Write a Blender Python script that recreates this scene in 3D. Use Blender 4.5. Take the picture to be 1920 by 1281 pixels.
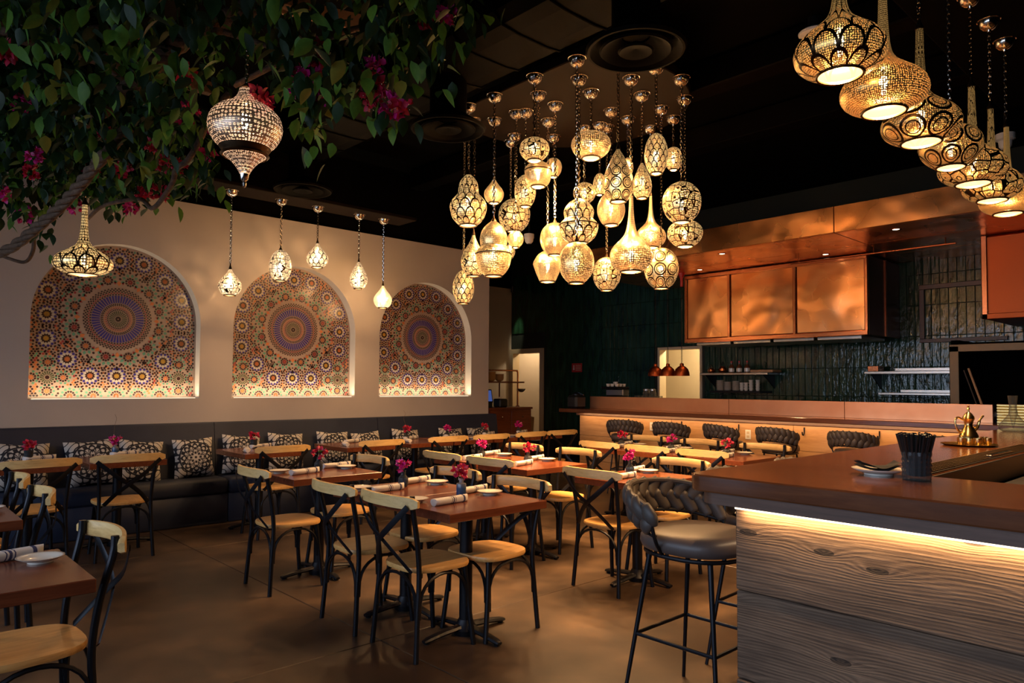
import bpy, math, random
from mathutils import Vector, Matrix
random.seed(7)
PI = math.pi
S = bpy.context.scene
for o in list(bpy.data.objects):
    bpy.data.objects.remove(o)
COL = S.collection

# ------------------------------------------------------------------ camera
F = 1336.0; PP = (960.0, 671.0); EYE = Vector((0, 0, 1.45))
HEAD = math.radians(47.1); PITCH = math.radians(2.2); ROLL = math.radians(0.36)
fw = Vector((math.cos(HEAD) * math.cos(PITCH), math.sin(HEAD) * math.cos(PITCH), math.sin(PITCH)))
rt0 = Vector((math.sin(HEAD), -math.cos(HEAD), 0)); up0 = rt0.cross(fw)
rt = rt0 * math.cos(ROLL) + up0 * math.sin(ROLL); up = -rt0 * math.sin(ROLL) + up0 * math.cos(ROLL)
cd = bpy.data.cameras.new('camera'); cam = bpy.data.objects.new('camera', cd); COL.objects.link(cam)
cd.sensor_width = 36; cd.lens = F / 1920 * 36; cd.shift_y = (PP[1] - 640.5) / 1920; cd.clip_start = 0.05
cam.matrix_world = Matrix(((rt.x, up.x, -fw.x, EYE.x), (rt.y, up.y, -fw.y, EYE.y), (rt.z, up.z, -fw.z, EYE.z), (0, 0, 0, 1)))
S.camera = cam

def ray(x, y): return fw + rt * ((x - PP[0]) / F) - up * ((y - PP[1]) / F)
def atd(x, y, d): return EYE + ray(x, y) * d
def onZ(x, y, z):
    r = ray(x, y); return EYE + r * ((z - EYE.z) / r.z)
def depth(p): return (Vector(p) - EYE).dot(fw)
def zpx(y, p):      # world height seen at image row y above ground point p
    d = depth((p[0], p[1], EYE.z)); r = ray(960, y); return EYE.z + r.z * d

# ------------------------------------------------------------------ world, exposure, daylight
S.view_settings.view_transform = 'Standard'; S.view_settings.look = 'None'
S.view_settings.gamma = 1; S.view_settings.use_curve_mapping = False; S.view_settings.exposure = 0.0
W = bpy.data.worlds.new('dusk'); S.world = W; W.use_nodes = True
W.node_tree.nodes['Background'].inputs[0].default_value = (0.45, 0.6, 1, 1)
W.node_tree.nodes['Background'].inputs[1].default_value = 0.06

def area(name, loc, target, sx, sy, power, col, spread=None):
    l = bpy.data.lights.new(name, 'AREA'); l.shape = 'RECTANGLE'; l.size = sx; l.size_y = sy; l.energy = power; l.color = col
    if spread: l.spread = math.radians(spread)
    o = bpy.data.objects.new(name, l); COL.objects.link(o); o.location = loc
    o.rotation_euler = (Vector(target) - Vector(loc)).to_track_quat('-Z', 'Y').to_euler()
    return o
def point(name, loc, power, col, r=0.03, parent=None):
    l = bpy.data.lights.new(name, 'POINT'); l.energy = power; l.color = col; l.shadow_soft_size = r
    o = bpy.data.objects.new(name, l); COL.objects.link(o); o.location = loc
    if parent: o.parent = parent
    return o
def spot(name, loc, target, power, col, ang=70, r=0.03):
    l = bpy.data.lights.new(name, 'SPOT'); l.energy = power; l.color = col; l.shadow_soft_size = r; l.spot_size = math.radians(ang); l.spot_blend = 0.6
    o = bpy.data.objects.new(name, l); COL.objects.link(o); o.location = loc
    o.rotation_euler = (Vector(target) - Vector(loc)).to_track_quat('-Z', 'Y').to_euler()
    return o
# cool evening daylight through the three storefront windows behind and left of the viewer
for i, yy in enumerate((0.2, 3.0, 5.8)):
    area('daylight_window', (-2.36, yy, 1.75), (3, yy, -.6), 2.3, 2.2, 42, (0.64, 0.78, 1.0), 130)
WARM = (1.0, 0.60, 0.29)

# ------------------------------------------------------------------ materials
M = {}
class NT:
    def __init__(s, name):
        s.m = bpy.data.materials.new(name); s.m.use_nodes = True; s.t = s.m.node_tree; s.t.nodes.clear()
        s.out = s.n('ShaderNodeOutputMaterial'); M[name] = s.m
    def n(s, typ, **kw):
        nd = s.t.nodes.new(typ)
        for k, v in kw.items(): setattr(nd, k, v)
        return nd
    def link(s, a, b): s.t.links.new(a, b)
    def set(s, sock, v):
        if isinstance(v, bpy.types.NodeSocket): s.link(v, sock)
        elif v is not None: sock.default_value = v
    def math(s, op, a, b=None, c=None):
        nd = s.n('ShaderNodeMath', operation=op); s.set(nd.inputs[0], a)
        if b is not None: s.set(nd.inputs[1], b)
        if c is not None: s.set(nd.inputs[2], c)
        return nd.outputs[0]
    def coord(s, kind='Object'): return s.n('ShaderNodeTexCoord').outputs[kind]
    def mapping(s, v, scale=(1, 1, 1), loc=(0, 0, 0), rot=(0, 0, 0)):
        nd = s.n('ShaderNodeMapping'); s.link(v, nd.inputs[0]); nd.inputs['Scale'].default_value = scale
        nd.inputs['Location'].default_value = loc; nd.inputs['Rotation'].default_value = rot; return nd.outputs[0]
    def noise(s, v, scale=5, detail=4, rough=0.6, dist=0.0):
        nd = s.n('ShaderNodeTexNoise'); s.link(v, nd.inputs['Vector']); nd.inputs['Scale'].default_value = scale
        nd.inputs['Detail'].default_value = detail; nd.inputs['Roughness'].default_value = rough; nd.inputs['Distortion'].default_value = dist
        return nd.outputs['Fac']
    def ramp(s, f, stops):
        nd = s.n('ShaderNodeValToRGB'); s.link(f, nd.inputs[0]); e = nd.color_ramp.elements
        while len(e) < len(stops): e.new(0.5)
        for i, (p, c) in enumerate(stops): e[i].position = p; e[i].color = tuple(c) + (1,) if len(c) == 3 else c
        return nd.outputs[0]
    def bump(s, h, strength=0.3, dist=0.01, normal=None):
        nd = s.n('ShaderNodeBump'); s.link(h, nd.inputs['Height']); nd.inputs['Strength'].default_value = strength; nd.inputs['Distance'].default_value = dist
        if normal is not None: s.link(normal, nd.inputs['Normal'])
        return nd.outputs[0]
    def bsdf(s, color=None, rough=0.5, metal=0.0, normal=None, spec=None, coat=None, trans=None, emis=None, estr=None, alpha=None, ior=None):
        b = s.n('ShaderNodeBsdfPrincipled')
        def col(v): return tuple(v) + (1,) if isinstance(v, (tuple, list)) and len(v) == 3 else v
        s.set(b.inputs['Base Color'], col(color)); s.set(b.inputs['Roughness'], rough); s.set(b.inputs['Metallic'], metal)
        if normal is not None: s.link(normal, b.inputs['Normal'])
        if spec is not None: s.set(b.inputs['Specular IOR Level'], spec)
        if coat is not None: s.set(b.inputs['Coat Weight'], coat); b.inputs['Coat Roughness'].default_value = 0.15
        if trans is not None: s.set(b.inputs['Transmission Weight'], trans)
        if ior is not None: s.set(b.inputs['IOR'], ior)
        if emis is not None: s.set(b.inputs['Emission Color'], col(emis)); s.set(b.inputs['Emission Strength'], estr or 1)
        if alpha is not None: s.set(b.inputs['Alpha'], alpha)
        return b.outputs[0]
    def done(s, sh): s.link(sh, s.out.inputs[0]); return s.m

def plain(name, color, rough=0.5, metal=0.0, **kw):
    n = NT(name); return n.done(n.bsdf(color, rough, metal, **kw))
def emit(name, color, strength):
    n = NT(name); e = n.n('ShaderNodeEmission'); e.inputs[0].default_value = tuple(color) + (1,); e.inputs[1].default_value = strength
    return n.done(e.outputs[0])
def wood(name, stops, axis='X', scale=1.0, rough=0.35, bump=0.15, coat=0.0, stretch=14, island=False, knots=False):
    n = NT(name); v = n.coord('Object')
    if island:
        oi = n.n('ShaderNodeObjectInfo'); vm = n.n('ShaderNodeVectorMath', operation='ADD')
        sc = n.n('ShaderNodeVectorMath', operation='SCALE'); n.link(oi.outputs['Random'], sc.inputs[0]); sc.inputs['Scale'].default_value = 17.0
        n.link(v, vm.inputs[0]); n.link(sc.outputs[0], vm.inputs[1]); v = vm.outputs[0]
    s = [stretch * scale] * 3; s['XYZ'.index(axis)] = scale
    m = n.mapping(v, tuple(s))
    a = n.noise(m, 1.6, 6, 0.65, 0.6); b = n.noise(m, 9, 3, 0.5)
    f = n.math('ADD', n.math('MULTIPLY', a, 0.8), n.math('MULTIPLY', b, 0.2))
    if knots:
        sp = n.n('ShaderNodeSeparateXYZ'); n.link(v, sp.inputs[0])
        cm = n.n('ShaderNodeCombineXYZ'); n.link(n.math('MULTIPLY', n.math('ADD', sp.outputs[1], sp.outputs[0]), 1.9), cm.inputs[0]); n.link(n.math('MULTIPLY', sp.outputs[2], 5.5), cm.inputs[1]); vo = n.n('ShaderNodeTexVoronoi', voronoi_dimensions='2D'); n.link(cm.outputs[0], vo.inputs['Vector']); vo.inputs['Scale'].default_value = 1.0
        kd = vo.outputs['Distance']; kb = n.math('POWER', n.math('SUBTRACT', 1, n.math('MINIMUM', kd, 1)), 7)
        wv = n.noise(n.mapping(v, (0.45, 0.45, 2.2)), 1.3, 4, 0.55); fine = n.noise(n.mapping(v, (2, 2, 90)), 1.0, 5, 0.7)
        pat = n.noise(n.mapping(v, (.8, .8, 2.5)), 2.3, 4, 0.6)
        rings = n.math('SINE', n.math('ADD', n.math('MULTIPLY', sp.outputs[2], 520), n.math('ADD', n.math('MULTIPLY', wv, 70), n.math('MULTIPLY', kb, 26))))
        kk = n.math('LESS_THAN', kd, 0.07)
        f = n.math('ADD', n.math('ADD', n.math('MULTIPLY', fine, 0.5), n.math('MULTIPLY', rings, n.math('MULTIPLY', pat, 0.10))), n.math('SUBTRACT', n.math('MULTIPLY', pat, 0.5), n.math('MULTIPLY', kk, 0.25)))
    c = n.ramp(f, stops)
    return n.done(n.bsdf(c, rough, 0, n.bump(f, bump, 0.012 if knots else 0.004), coat=coat or None))

plain('black_metal', (0.012, 0.012, 0.016), 0.38, 0.6)
plain('black_paint', (0.0012, 0.0010, 0.0009), 0.9, spec=0.04)
plain('duct_paint', (0.0014, 0.001, 0.0008), 0.6, spec=0.03)
plain('black_plastic', (0.01, 0.01, 0.01), 0.4)
plain('chrome', (0.75, 0.68, 0.6), 0.12, 1.0)
plain('steel', (0.5, 0.48, 0.45), 0.3, 1.0)
plain('dark_bronze', (0.09, 0.055, 0.03), 0.35, 1.0)
plain('brass_plain', (0.62, 0.42, 0.16), 0.22, 1.0)
plain('white_china', (0.72, 0.66, 0.58), 0.15)
plain('cream_paint', (0.62, 0.5, 0.34), 0.6)
plain('white_plastic', (0.75, 0.72, 0.68), 0.4)
plain('door_white', (0.72, 0.6, 0.42), 0.45)
plain('red_brown', (0.045, 0.014, 0.009), 0.4)
plain('red_plastic', (0.45, 0.02, 0.02), 0.4)
plain('black_cloth', (0.008, 0.008, 0.01), 0.9)
plain('amber_glass', (0.12, 0.04, 0.015), 0.08)
plain('magenta', (0.60, 0.012, 0.20), 0.5)
plain('magenta_red', (0.52, 0.01, 0.05), 0.5)
plain('stamen', (0.9, 0.8, 0.75), 0.5)
plain('twig', (0.13, 0.075, 0.04), 0.75)
plain('grout_dark', (0.006, 0.012, 0.009), 0.7)
plain('cardboard', (0.45, 0.27, 0.13), 0.8)
emit('led_warm', (1.0, 0.80, 0.55), 4.0)
emit('led_sill', (1.0, 0.80, 0.55), 1.2)
emit('downlight_face', (1.0, 0.8, 0.55), 6.0)
emit('bulb_glow', (1.0, 0.80, 0.5), 80.0)
emit('screen_blue', (0.10, 0.16, 0.5), 0.5)
def glass(name, col, rough=0.03, mixf=0.75):
    n = NT(name); t = n.n('ShaderNodeBsdfTransparent'); t.inputs[0].default_value = tuple(col) + (1,)
    g = n.bsdf((0.10, 0.10, 0.10), rough); fr = n.n('ShaderNodeLayerWeight'); fr.inputs[0].default_value = 0.35
    mx = n.n('ShaderNodeMixShader'); n.link(n.math('ADD', n.math('MULTIPLY', fr.outputs['Facing'], 0.7), 1 - mixf), mx.inputs[0])
    n.link(t.outputs[0], mx.inputs[1]); n.link(g, mx.inputs[2]); return n.done(mx.outputs[0])
glass('clear_glass', (0.92, 0.92, 0.9), 0.03, 0.9)
glass('smoke_blue_glass', (0.18, 0.28, 0.42), 0.06, 0.7)
glass('grey_glass', (0.38, 0.42, 0.46), 0.08, 0.75)
glass('cut_glass', (0.8, 0.82, 0.85), 0.05, 0.72)
glass('window_glass', (0.95, 0.97, 1.0), 0.02, 0.95)
def _():
    n = NT('blue_glaze'); v = n.coord('Generated'); sp = n.n('ShaderNodeSeparateXYZ'); n.link(v, sp.inputs[0])
    c = n.ramp(sp.outputs[2], [(0.0, (0.012, 0.03, 0.09)), (0.5, (0.025, 0.07, 0.16)), (0.75, (0.16, 0.15, 0.16)), (1, (0.35, 0.32, 0.32))])
    n.done(n.bsdf(c, 0.12))
    n = NT('wall_plaster'); v = n.coord(); a = n.noise(v, 0.9, 5, 0.6); b = n.noise(v, 40, 3)
    c = n.ramp(a, [(0.3, (0.49, 0.43, 0.385)), (0.7, (0.56, 0.495, 0.445))])
    n.done(n.bsdf(c, 0.8, 0, n.bump(b, 0.06, 0.003)))
    n = NT('concrete'); v = n.coord('Object'); g = n.n('ShaderNodeNewGeometry')
    a = n.noise(g.outputs['Position'], 1.1, 6, 0.6); b = n.noise(g.outputs['Position'], 3.5, 4, 0.5)
    f = n.math('ADD', n.math('MULTIPLY', a, 0.7), n.math('MULTIPLY', b, 0.3))
    c = n.ramp(f, [(0.25, (0.012, 0.0075, 0.005)), (0.44, (0.034, 0.020, 0.012)), (0.54, (0.062, 0.036, 0.020)), (0.70, (0.14, 0.080, 0.040))])
    r = n.math('ADD', 0.26, n.math('MULTIPLY', a, 0.25))
    n.done(n.bsdf(c, r, 0, spec=0.5))
    n = NT('navy_vinyl'); b = n.noise(n.coord(), 90, 3); a = n.noise(n.coord(), 3, 3)
    c = n.ramp(a, [(0.3, (0.016, 0.021, 0.042)), (0.7, (0.022, 0.029, 0.055))])
    n.done(n.bsdf(c, 0.55, 0, n.bump(b, 0.12, 0.002), spec=0.3))
    n = NT('taupe_leather'); b = n.noise(n.coord(), 70, 4)
    n.done(n.bsdf((0.085, 0.062, 0.055), 0.42, 0, n.bump(b, 0.12, 0.002)))
    n = NT('taupe_weave'); b = n.noise(n.coord(), 55, 4)
    n.done(n.bsdf((0.062, 0.048, 0.042), 0.5, 0, n.bump(b, 0.15, 0.003)))
    # hand-beaten copper sheet
    n = NT('copper'); v = n.coord('Object')
    a = n.noise(n.mapping(v, (1, 1.0, 1.2)), 2.6, 1.0, 0.4); d = n.noise(v, 1.3, 3, 0.5)
    c = n.ramp(d, [(0.3, (0.70, 0.27, 0.09)), (0.7, (0.90, 0.44, 0.18))])
    r = n.math('ADD', 0.17, n.math('MULTIPLY', d, 0.2))
    n.done(n.bsdf(c, r, 1.0, n.bump(a, 0.22, 0.10)))
    n = NT('copper_smooth'); v = n.coord('Object'); d = n.noise(v, 1.1, 4, 0.6)
    c = n.ramp(d, [(0.3, (0.72, 0.29, 0.13)), (0.7, (0.86, 0.43, 0.23))])
    n.done(n.bsdf(c, 0.38, 1.0, n.bump(d, 0.15, 0.05)))
    plain('copper_shaded', (0.13, 0.03, 0.015), 0.3, 1.0)  # first one: dark room's reflection put into the colour, for the hood side
    plain('copper_red', (0.36, 0.075, 0.022), 0.42, 1.0)
    plain('copper_pot', (0.55, 0.2, 0.09), 0.25, 1.0)
    # glazed handmade tile
    n = NT('green_glaze'); oi = n.n('ShaderNodeObjectInfo'); g = n.n('ShaderNodeNewGeometry'); v = g.outputs['Position']
    a = n.noise(v, 9, 4, 0.6); b = n.noise(n.mapping(v, (22, 22, 7)), 1.0, 3, 0.5)
    cc = n.noise(n.mapping(v, (10, 10, 2.6)), 1.0, 1, 0.5)
    c = n.ramp(cc, [(0.3, (0.006, 0.022, 0.012)), (0.6, (0.012, 0.045, 0.022)), (0.8, (0.016, 0.055, 0.038))])
    h = n.math('ADD', n.math('MULTIPLY', b, 0.7), n.math('MULTIPLY', a, 0.5))
    n.done(n.bsdf(c, 0.10, 0, n.bump(h, 0.5, 0.02)))
    # leaves
    for nm, c1, c2 in (('leaf_dark', (0.007, 0.026, 0.009), (0.016, 0.046, 0.012)), ('leaf_light', (0.045, 0.14, 0.02), (0.11, 0.24, 0.03)), ('leaf_yellow', (0.16, 0.19, 0.03), (0.26, 0.25, 0.04))):
        n = NT(nm); a = n.noise(n.coord('Object'), 18, 3)
        c = n.ramp(a, [(0.3, c1), (0.7, c2)])
        b = n.bsdf(c, 0.5, spec=0.3); t = n.n('ShaderNodeBsdfTranslucent'); n.link(c, t.inputs[0])
        mx = n.n('ShaderNodeMixShader'); mx.inputs[0].default_value = 0.3; n.link(b, mx.inputs[1]); n.link(t.outputs[0], mx.inputs[2]); n.done(mx.outputs[0])
    # bark
    n = NT('bark'); a = n.noise(n.mapping(n.coord(), (14, 14, 14)), 1.5, 5, 0.7)
    n.done(n.bsdf(n.ramp(a, [(0.3, (0.045, 0.024, 0.013)), (0.7, (0.16, 0.085, 0.045))]), 0.8, 0, n.bump(a, 0.7, 0.02)))
    # striped napkin linen: stripes across the roll (object X)
    n = NT('napkin_linen'); v = n.coord('Object'); sp = n.n('ShaderNodeSeparateXYZ'); n.link(v, sp.inputs[0]); x = n.math('ADD', sp.outputs[0], n.math('MULTIPLY', sp.outputs[1], 0.5))
    def band(c, w): return n.math('LESS_THAN', n.math('ABSOLUTE', n.math('SUBTRACT', x, c)), w)
    s = n.math('MAXIMUM', n.math('MAXIMUM', band(0.0, 0.006), band(0.016, 0.0025)), n.math('MAXIMUM', band(-0.016, 0.0025), band(0.085, 0.007)))
    mx = n.n('ShaderNodeMix', data_type='RGBA'); n.link(s, mx.inputs[0]); mx.inputs[6].default_value = (0.66, 0.62, 0.58, 1); mx.inputs[7].default_value = (0.045, 0.05, 0.13, 1)
    b = n.noise(v, 60, 3); n.done(n.bsdf(mx.outputs[2], 0.85, 0, n.bump(b, 0.3, 0.003)))
    # plate with thin dark rim
    n = NT('plate_glaze'); v = n.coord('Object'); ln = n.n('ShaderNodeVectorMath', operation='LENGTH'); n.link(n.mapping(v, (1, 1, 0)), ln.inputs[0])
    c = n.ramp(n.math('MULTIPLY', ln.outputs['Value'], 10), [(0.0, (0.70, 0.64, 0.55)), (0.70, (0.72, 0.66, 0.57)), (0.775, (0.25, 0.16, 0.10)), (0.80, (0.6, 0.52, 0.44))])
    n.done(n.bsdf(c, 0.12))
    # embroidered cushion
    n = NT('cushion_damask'); uv = n.coord('UV'); sp = n.n('ShaderNodeSeparateXYZ'); n.link(uv, sp.inputs[0])
    x = n.math('MULTIPLY', n.math('SUBTRACT', sp.outputs[0], 0.5), 2.0); y = n.math('MULTIPLY', n.math('SUBTRACT', sp.outputs[1], 0.5), 2.0)
    r = n.math('SQRT', n.math('ADD', n.math('MULTIPLY', x, x), n.math('MULTIPLY', y, y))); th = n.math('ARCTAN2', y, x)
    def near(f, w): return n.math('LESS_THAN', n.math('ABSOLUTE', f), w)
    c8 = n.math('COSINE', n.math('MULTIPLY', th, 8.0)); c4 = n.math('ABSOLUTE', n.math('COSINE', n.math('MULTIPLY', th, 4.0))); s4 = n.math('ABSOLUTE', n.math('SINE', n.math('MULTIPLY', th, 4.0)))
    ring = near(n.math('SUBTRACT', r, 0.80), 0.045)
    pet = near(n.math('SUBTRACT', r, n.math('ADD', 0.30, n.math('MULTIPLY', c4, 0.40))), 0.055)
    pet2 = near(n.math('SUBTRACT', r, n.math('ADD', 0.22, n.math('MULTIPLY', c4, 0.26))), 0.04)
    swl = near(n.math('SUBTRACT', r, n.math('ADD', 0.40, n.math('MULTIPLY', s4, 0.22))), 0.05)
    star = n.math('MULTIPLY', near(n.math('SUBTRACT', r, 0.23), 0.06), n.math('GREATER_THAN', c8, -0.2))
    cen = n.math('LESS_THAN', r, 0.06)
    dots = n.math('MULTIPLY', near(n.math('SUBTRACT', r, 0.70), 0.05), n.math('GREATER_THAN', n.math('MULTIPLY', c8, -1), 0.55))
    ins = n.math('MAXIMUM', n.math('MAXIMUM', n.math('MAXIMUM', ring, pet), n.math('MAXIMUM', pet2, swl)), n.math('MAXIMUM', n.math('MAXIMUM', star, cen), dots))
    ax = n.math('ABSOLUTE', x); ay = n.math('ABSOLUTE', y)
    q = n.math('ADD', n.math('SINE', n.math('ADD', n.math('MULTIPLY', ax, 13), n.math('MULTIPLY', n.math('SINE', n.math('MULTIPLY', ay, 8)), 1.8))), n.math('SINE', n.math('ADD', n.math('MULTIPLY', ay, 13), n.math('MULTIPLY', n.math('SINE', n.math('MULTIPLY', ax, 8)), 1.8))))
    outp = n.math('LESS_THAN', n.math('ABSOLUTE', q), 0.55)
    f = n.math('ADD', n.math('MULTIPLY', n.math('LESS_THAN', r, 0.83), ins), n.math('MULTIPLY', n.math('GREATER_THAN', r, 0.83), outp))
    mx = n.n('ShaderNodeMix', data_type='RGBA'); n.link(f, mx.inputs[0]); mx.inputs[6].default_value = (0.50, 0.46, 0.42, 1); mx.inputs[7].default_value = (0.010, 0.010, 0.016, 1)
    n.done(n.bsdf(mx.outputs[2], 0.85, 0, n.bump(f, 0.5, 0.004)))
_()
wood('chair_wood', [(0.25, (0.44, 0.25, 0.09)), (0.5, (0.66, 0.42, 0.16)), (0.75, (0.76, 0.52, 0.23))], 'X', 2.5, 0.38, 0.08, 0, 14, True)
wood('seat_wood', [(0.25, (0.46, 0.22, 0.065)), (0.5, (0.64, 0.34, 0.105)), (0.75, (0.74, 0.43, 0.15))], 'Y', 2.5, 0.38, 0.08, 0, 14, True)
wood('table_wood', [(0.2, (0.075, 0.018, 0.008)), (0.5, (0.15, 0.038, 0.015)), (0.8, (0.24, 0.068, 0.026))], 'X', 1.6, 0.24, 0.05, 0.3, 12, True)
wood('bar_wood', [(0.2, (0.06, 0.018, 0.007)), (0.5, (0.14, 0.044, 0.016)), (0.8, (0.24, 0.08, 0.028))], 'Y', 1.2, 0.16, 0.05, 0.4, 10)
wood('bar_edge_wood', [(0.2, (0.055, 0.026, 0.017)), (0.5, (0.12, 0.058, 0.036)), (0.8, (0.19, 0.10, 0.065))], 'Y', 1.2, 0.4, 0.05, 0, 10)
wood('barn_wood', [(0.25, (0.022, 0.012, 0.007)), (0.42, (0.095, 0.055, 0.033)), (0.6, (0.20, 0.122, 0.075)), (0.8, (0.30, 0.19, 0.115))], 'Y', 1.3, 0.75, 0.75, 0, 13, True, True)
wood('pine_panel', [(0.25, (0.34, 0.16, 0.06)), (0.5, (0.52, 0.28, 0.12)), (0.75, (0.62, 0.36, 0.17))], 'Y', 1.2, 0.5, 0.12, 0, 9, True)
wood('cabinet_wood', [(0.25, (0.10, 0.022, 0.008)), (0.5, (0.18, 0.045, 0.015)), (0.75, (0.26, 0.075, 0.026))], 'X', 1.4, 0.35, 0.06, 0, 10)
wood('tan_board', [(0.25, (0.36, 0.19, 0.10)), (0.5, (0.46, 0.26, 0.14)), (0.75, (0.52, 0.31, 0.17))], 'X', 1.4, 0.6, 0.06, 0, 10)

def lantern_mat(name, pattern, tint=(0.78, 0.56, 0.27), glow=0.35, hole=0.30, line=0.0, gcol=(1.0, 0.64, 0.25), fine=58, freq=1.0):
    """pierced metal sheet: brass, open pinholes through which the lit inside shows"""
    n = NT(name); uv = n.coord('UV'); sp = n.n('ShaderNodeSeparateXYZ'); n.link(uv, sp.inputs[0]); u, v = sp.outputs[0], sp.outputs[1]
    def frac(a): return n.math('FRACT', a)
    vo = n.n('ShaderNodeTexVoronoi'); n.link(n.mapping(uv, (fine, fine, 1)), vo.inputs['Vector']); vo.inputs['Scale'].default_value = 1.0; vo.inputs['Randomness'].default_value = 0.35
    pin = n.math('LESS_THAN', vo.outputs['Distance'], 0.40)
    bars = None
    if pattern == 'scale':
        N = round(11.0 * freq); uu = n.math('MULTIPLY', u, N); vv = n.math('MULTIPLY', v, N * 1.15); row = n.math('FLOOR', vv)
        uo = n.math('SUBTRACT', frac(n.math('ADD', uu, n.math('MULTIPLY', n.math('MODULO', row, 2.0), 0.5))), 0.5); vf = frac(vv)
        d = n.math('SQRT', n.math('ADD', n.math('MULTIPLY', uo, uo), n.math('MULTIPLY', n.math('MULTIPLY', vf, vf), 0.25)))
        bars = n.math('LESS_THAN', n.math('ABSOLUTE', n.math('SUBTRACT', d, 0.47)), 0.05)
    elif pattern == 'circles':
        N = round(8.0 * freq); uo = n.math('SUBTRACT', frac(n.math('MULTIPLY', u, N)), 0.5); vf = n.math('SUBTRACT', frac(n.math('MULTIPLY', v, N)), 0.5)
        d = n.math('SQRT', n.math('ADD', n.math('MULTIPLY', uo, uo), n.math('MULTIPLY', vf, vf)))
        bars = n.math('MAXIMUM', n.math('LESS_THAN', n.math('ABSOLUTE', n.math('SUBTRACT', d, 0.43)), 0.05), n.math('LESS_THAN', n.math('ABSOLUTE', n.math('SUBTRACT', d, 0.26)), 0.025))
    elif pattern == 'arab':
        N = round(15.0 * freq); mp = n.mapping(uv, (N, N, 1))
        ve = n.n('ShaderNodeTexVoronoi', feature='DISTANCE_TO_EDGE'); n.link(mp, ve.inputs['Vector']); ve.inputs['Scale'].default_value = 1.0; ve.inputs['Randomness'].default_value = 0.55
        vf = n.n('ShaderNodeTexVoronoi'); n.link(mp, vf.inputs['Vector']); vf.inputs['Scale'].default_value = 1.0; vf.inputs['Randomness'].default_value = 0.55
        bars = n.math('MAXIMUM', n.math('LESS_THAN', ve.outputs['Distance'], 0.055), n.math('LESS_THAN', n.math('ABSOLUTE', n.math('SUBTRACT', vf.outputs['Distance'], 0.22)), 0.04))
    elif pattern == 'weave':
        a = n.math('GREATER_THAN', n.math('SINE', n.math('MULTIPLY', v, 900.0)), -0.35)
        bars = n.math('SUBTRACT', 1.0, a)
    met = n.bsdf(tint, 0.32, 1.0)
    tr = n.n('ShaderNodeBsdfTransparent'); tr.inputs[0].default_value = (1, 0.93, 0.8, 1)
    em = n.n('ShaderNodeEmission'); em.inputs[0].default_value = tuple(gcol) + (1,); em.inputs[1].default_value = glow
    open_ = pin if bars is None else n.math('MULTIPLY', pin, n.math('SUBTRACT', 1.0, bars))
    # hole factor
    mx = n.n('ShaderNodeMixShader'); n.link(n.math('MULTIPLY', open_, hole), mx.inputs[0]); n.link(met, mx.inputs[1]); n.link(tr.outputs[0], mx.inputs[2])
    ad = n.n('ShaderNodeMixShader')
    gl = n.math('ADD', 0.06, n.math('MULTIPLY', open_, 0.94))
    n.set(ad.inputs[0], gl); n.link(mx.outputs[0], ad.inputs[1])
    ad2 = n.n('ShaderNodeAddShader'); n.link(mx.outputs[0], ad2.inputs[0]); n.link(em.outputs[0], ad2.inputs[1]); n.link(ad2.outputs[0], ad.inputs[2])
    if bars is not None:   # solid dark bronze fretwork
        dk = n.bsdf((0.05, 0.03, 0.016), 0.35, 1.0); mb = n.n('ShaderNodeMixShader'); n.link(bars, mb.inputs[0]); n.link(ad.outputs[0], mb.inputs[1]); n.link(dk, mb.inputs[2])
        return n.done(mb.outputs[0])
    return n.done(ad.outputs[0])
for nm_, gl_ in (('dots', .42), ('scale', .55), ('circles', .42), ('arab', .55)):
    lantern_mat('row_' + nm_, nm_, tint=(0.62, 0.40, 0.15), glow=gl_ * .75, hole=0.07, gcol=(1, .56, .17), fine=120)
lantern_mat('lantern_dots', 'dots', glow=0.55, hole=0.08, fine=60)
lantern_mat('lantern_scale', 'scale', glow=0.95, hole=0.08)
lantern_mat('lantern_circles', 'circles', glow=0.62, hole=0.08)
lantern_mat('lantern_arab', 'arab', glow=0.95, hole=0.08)
lantern_mat('lantern_weave', 'weave', tint=(0.72, 0.52, 0.4), glow=1.1, hole=0.15, gcol=(1, 0.6, 0.36))
lantern_mat('lantern_white', 'arab', tint=(0.8, 0.75, 0.66), glow=0.9, hole=0.42, gcol=(1, 0.8, 0.5))
lantern_mat('lantern_white_scale', 'scale', tint=(0.8, 0.75, 0.66), glow=0.9, hole=0.42, gcol=(1, 0.8, 0.5))
lantern_mat('lantern_white_dots', 'dots', tint=(0.8, 0.75, 0.66), glow=0.8, hole=0.42, gcol=(1, 0.8, 0.5))
n_ = NT('diffuser_glass'); e_ = n_.n('ShaderNodeEmission'); e_.inputs[0].default_value = (1, 0.74, 0.42, 1); e_.inputs[1].default_value = 3.2
t_ = n_.n('ShaderNodeBsdfTransparent'); t_.inputs[0].default_value = (1, 0.95, 0.85, 1); a_ = n_.n('ShaderNodeMixShader'); a_.inputs[0].default_value = 0.6
n_.link(e_.outputs[0], a_.inputs[1]); n_.link(t_.outputs[0], a_.inputs[2]); n_.done(a_.outputs[0])

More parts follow.
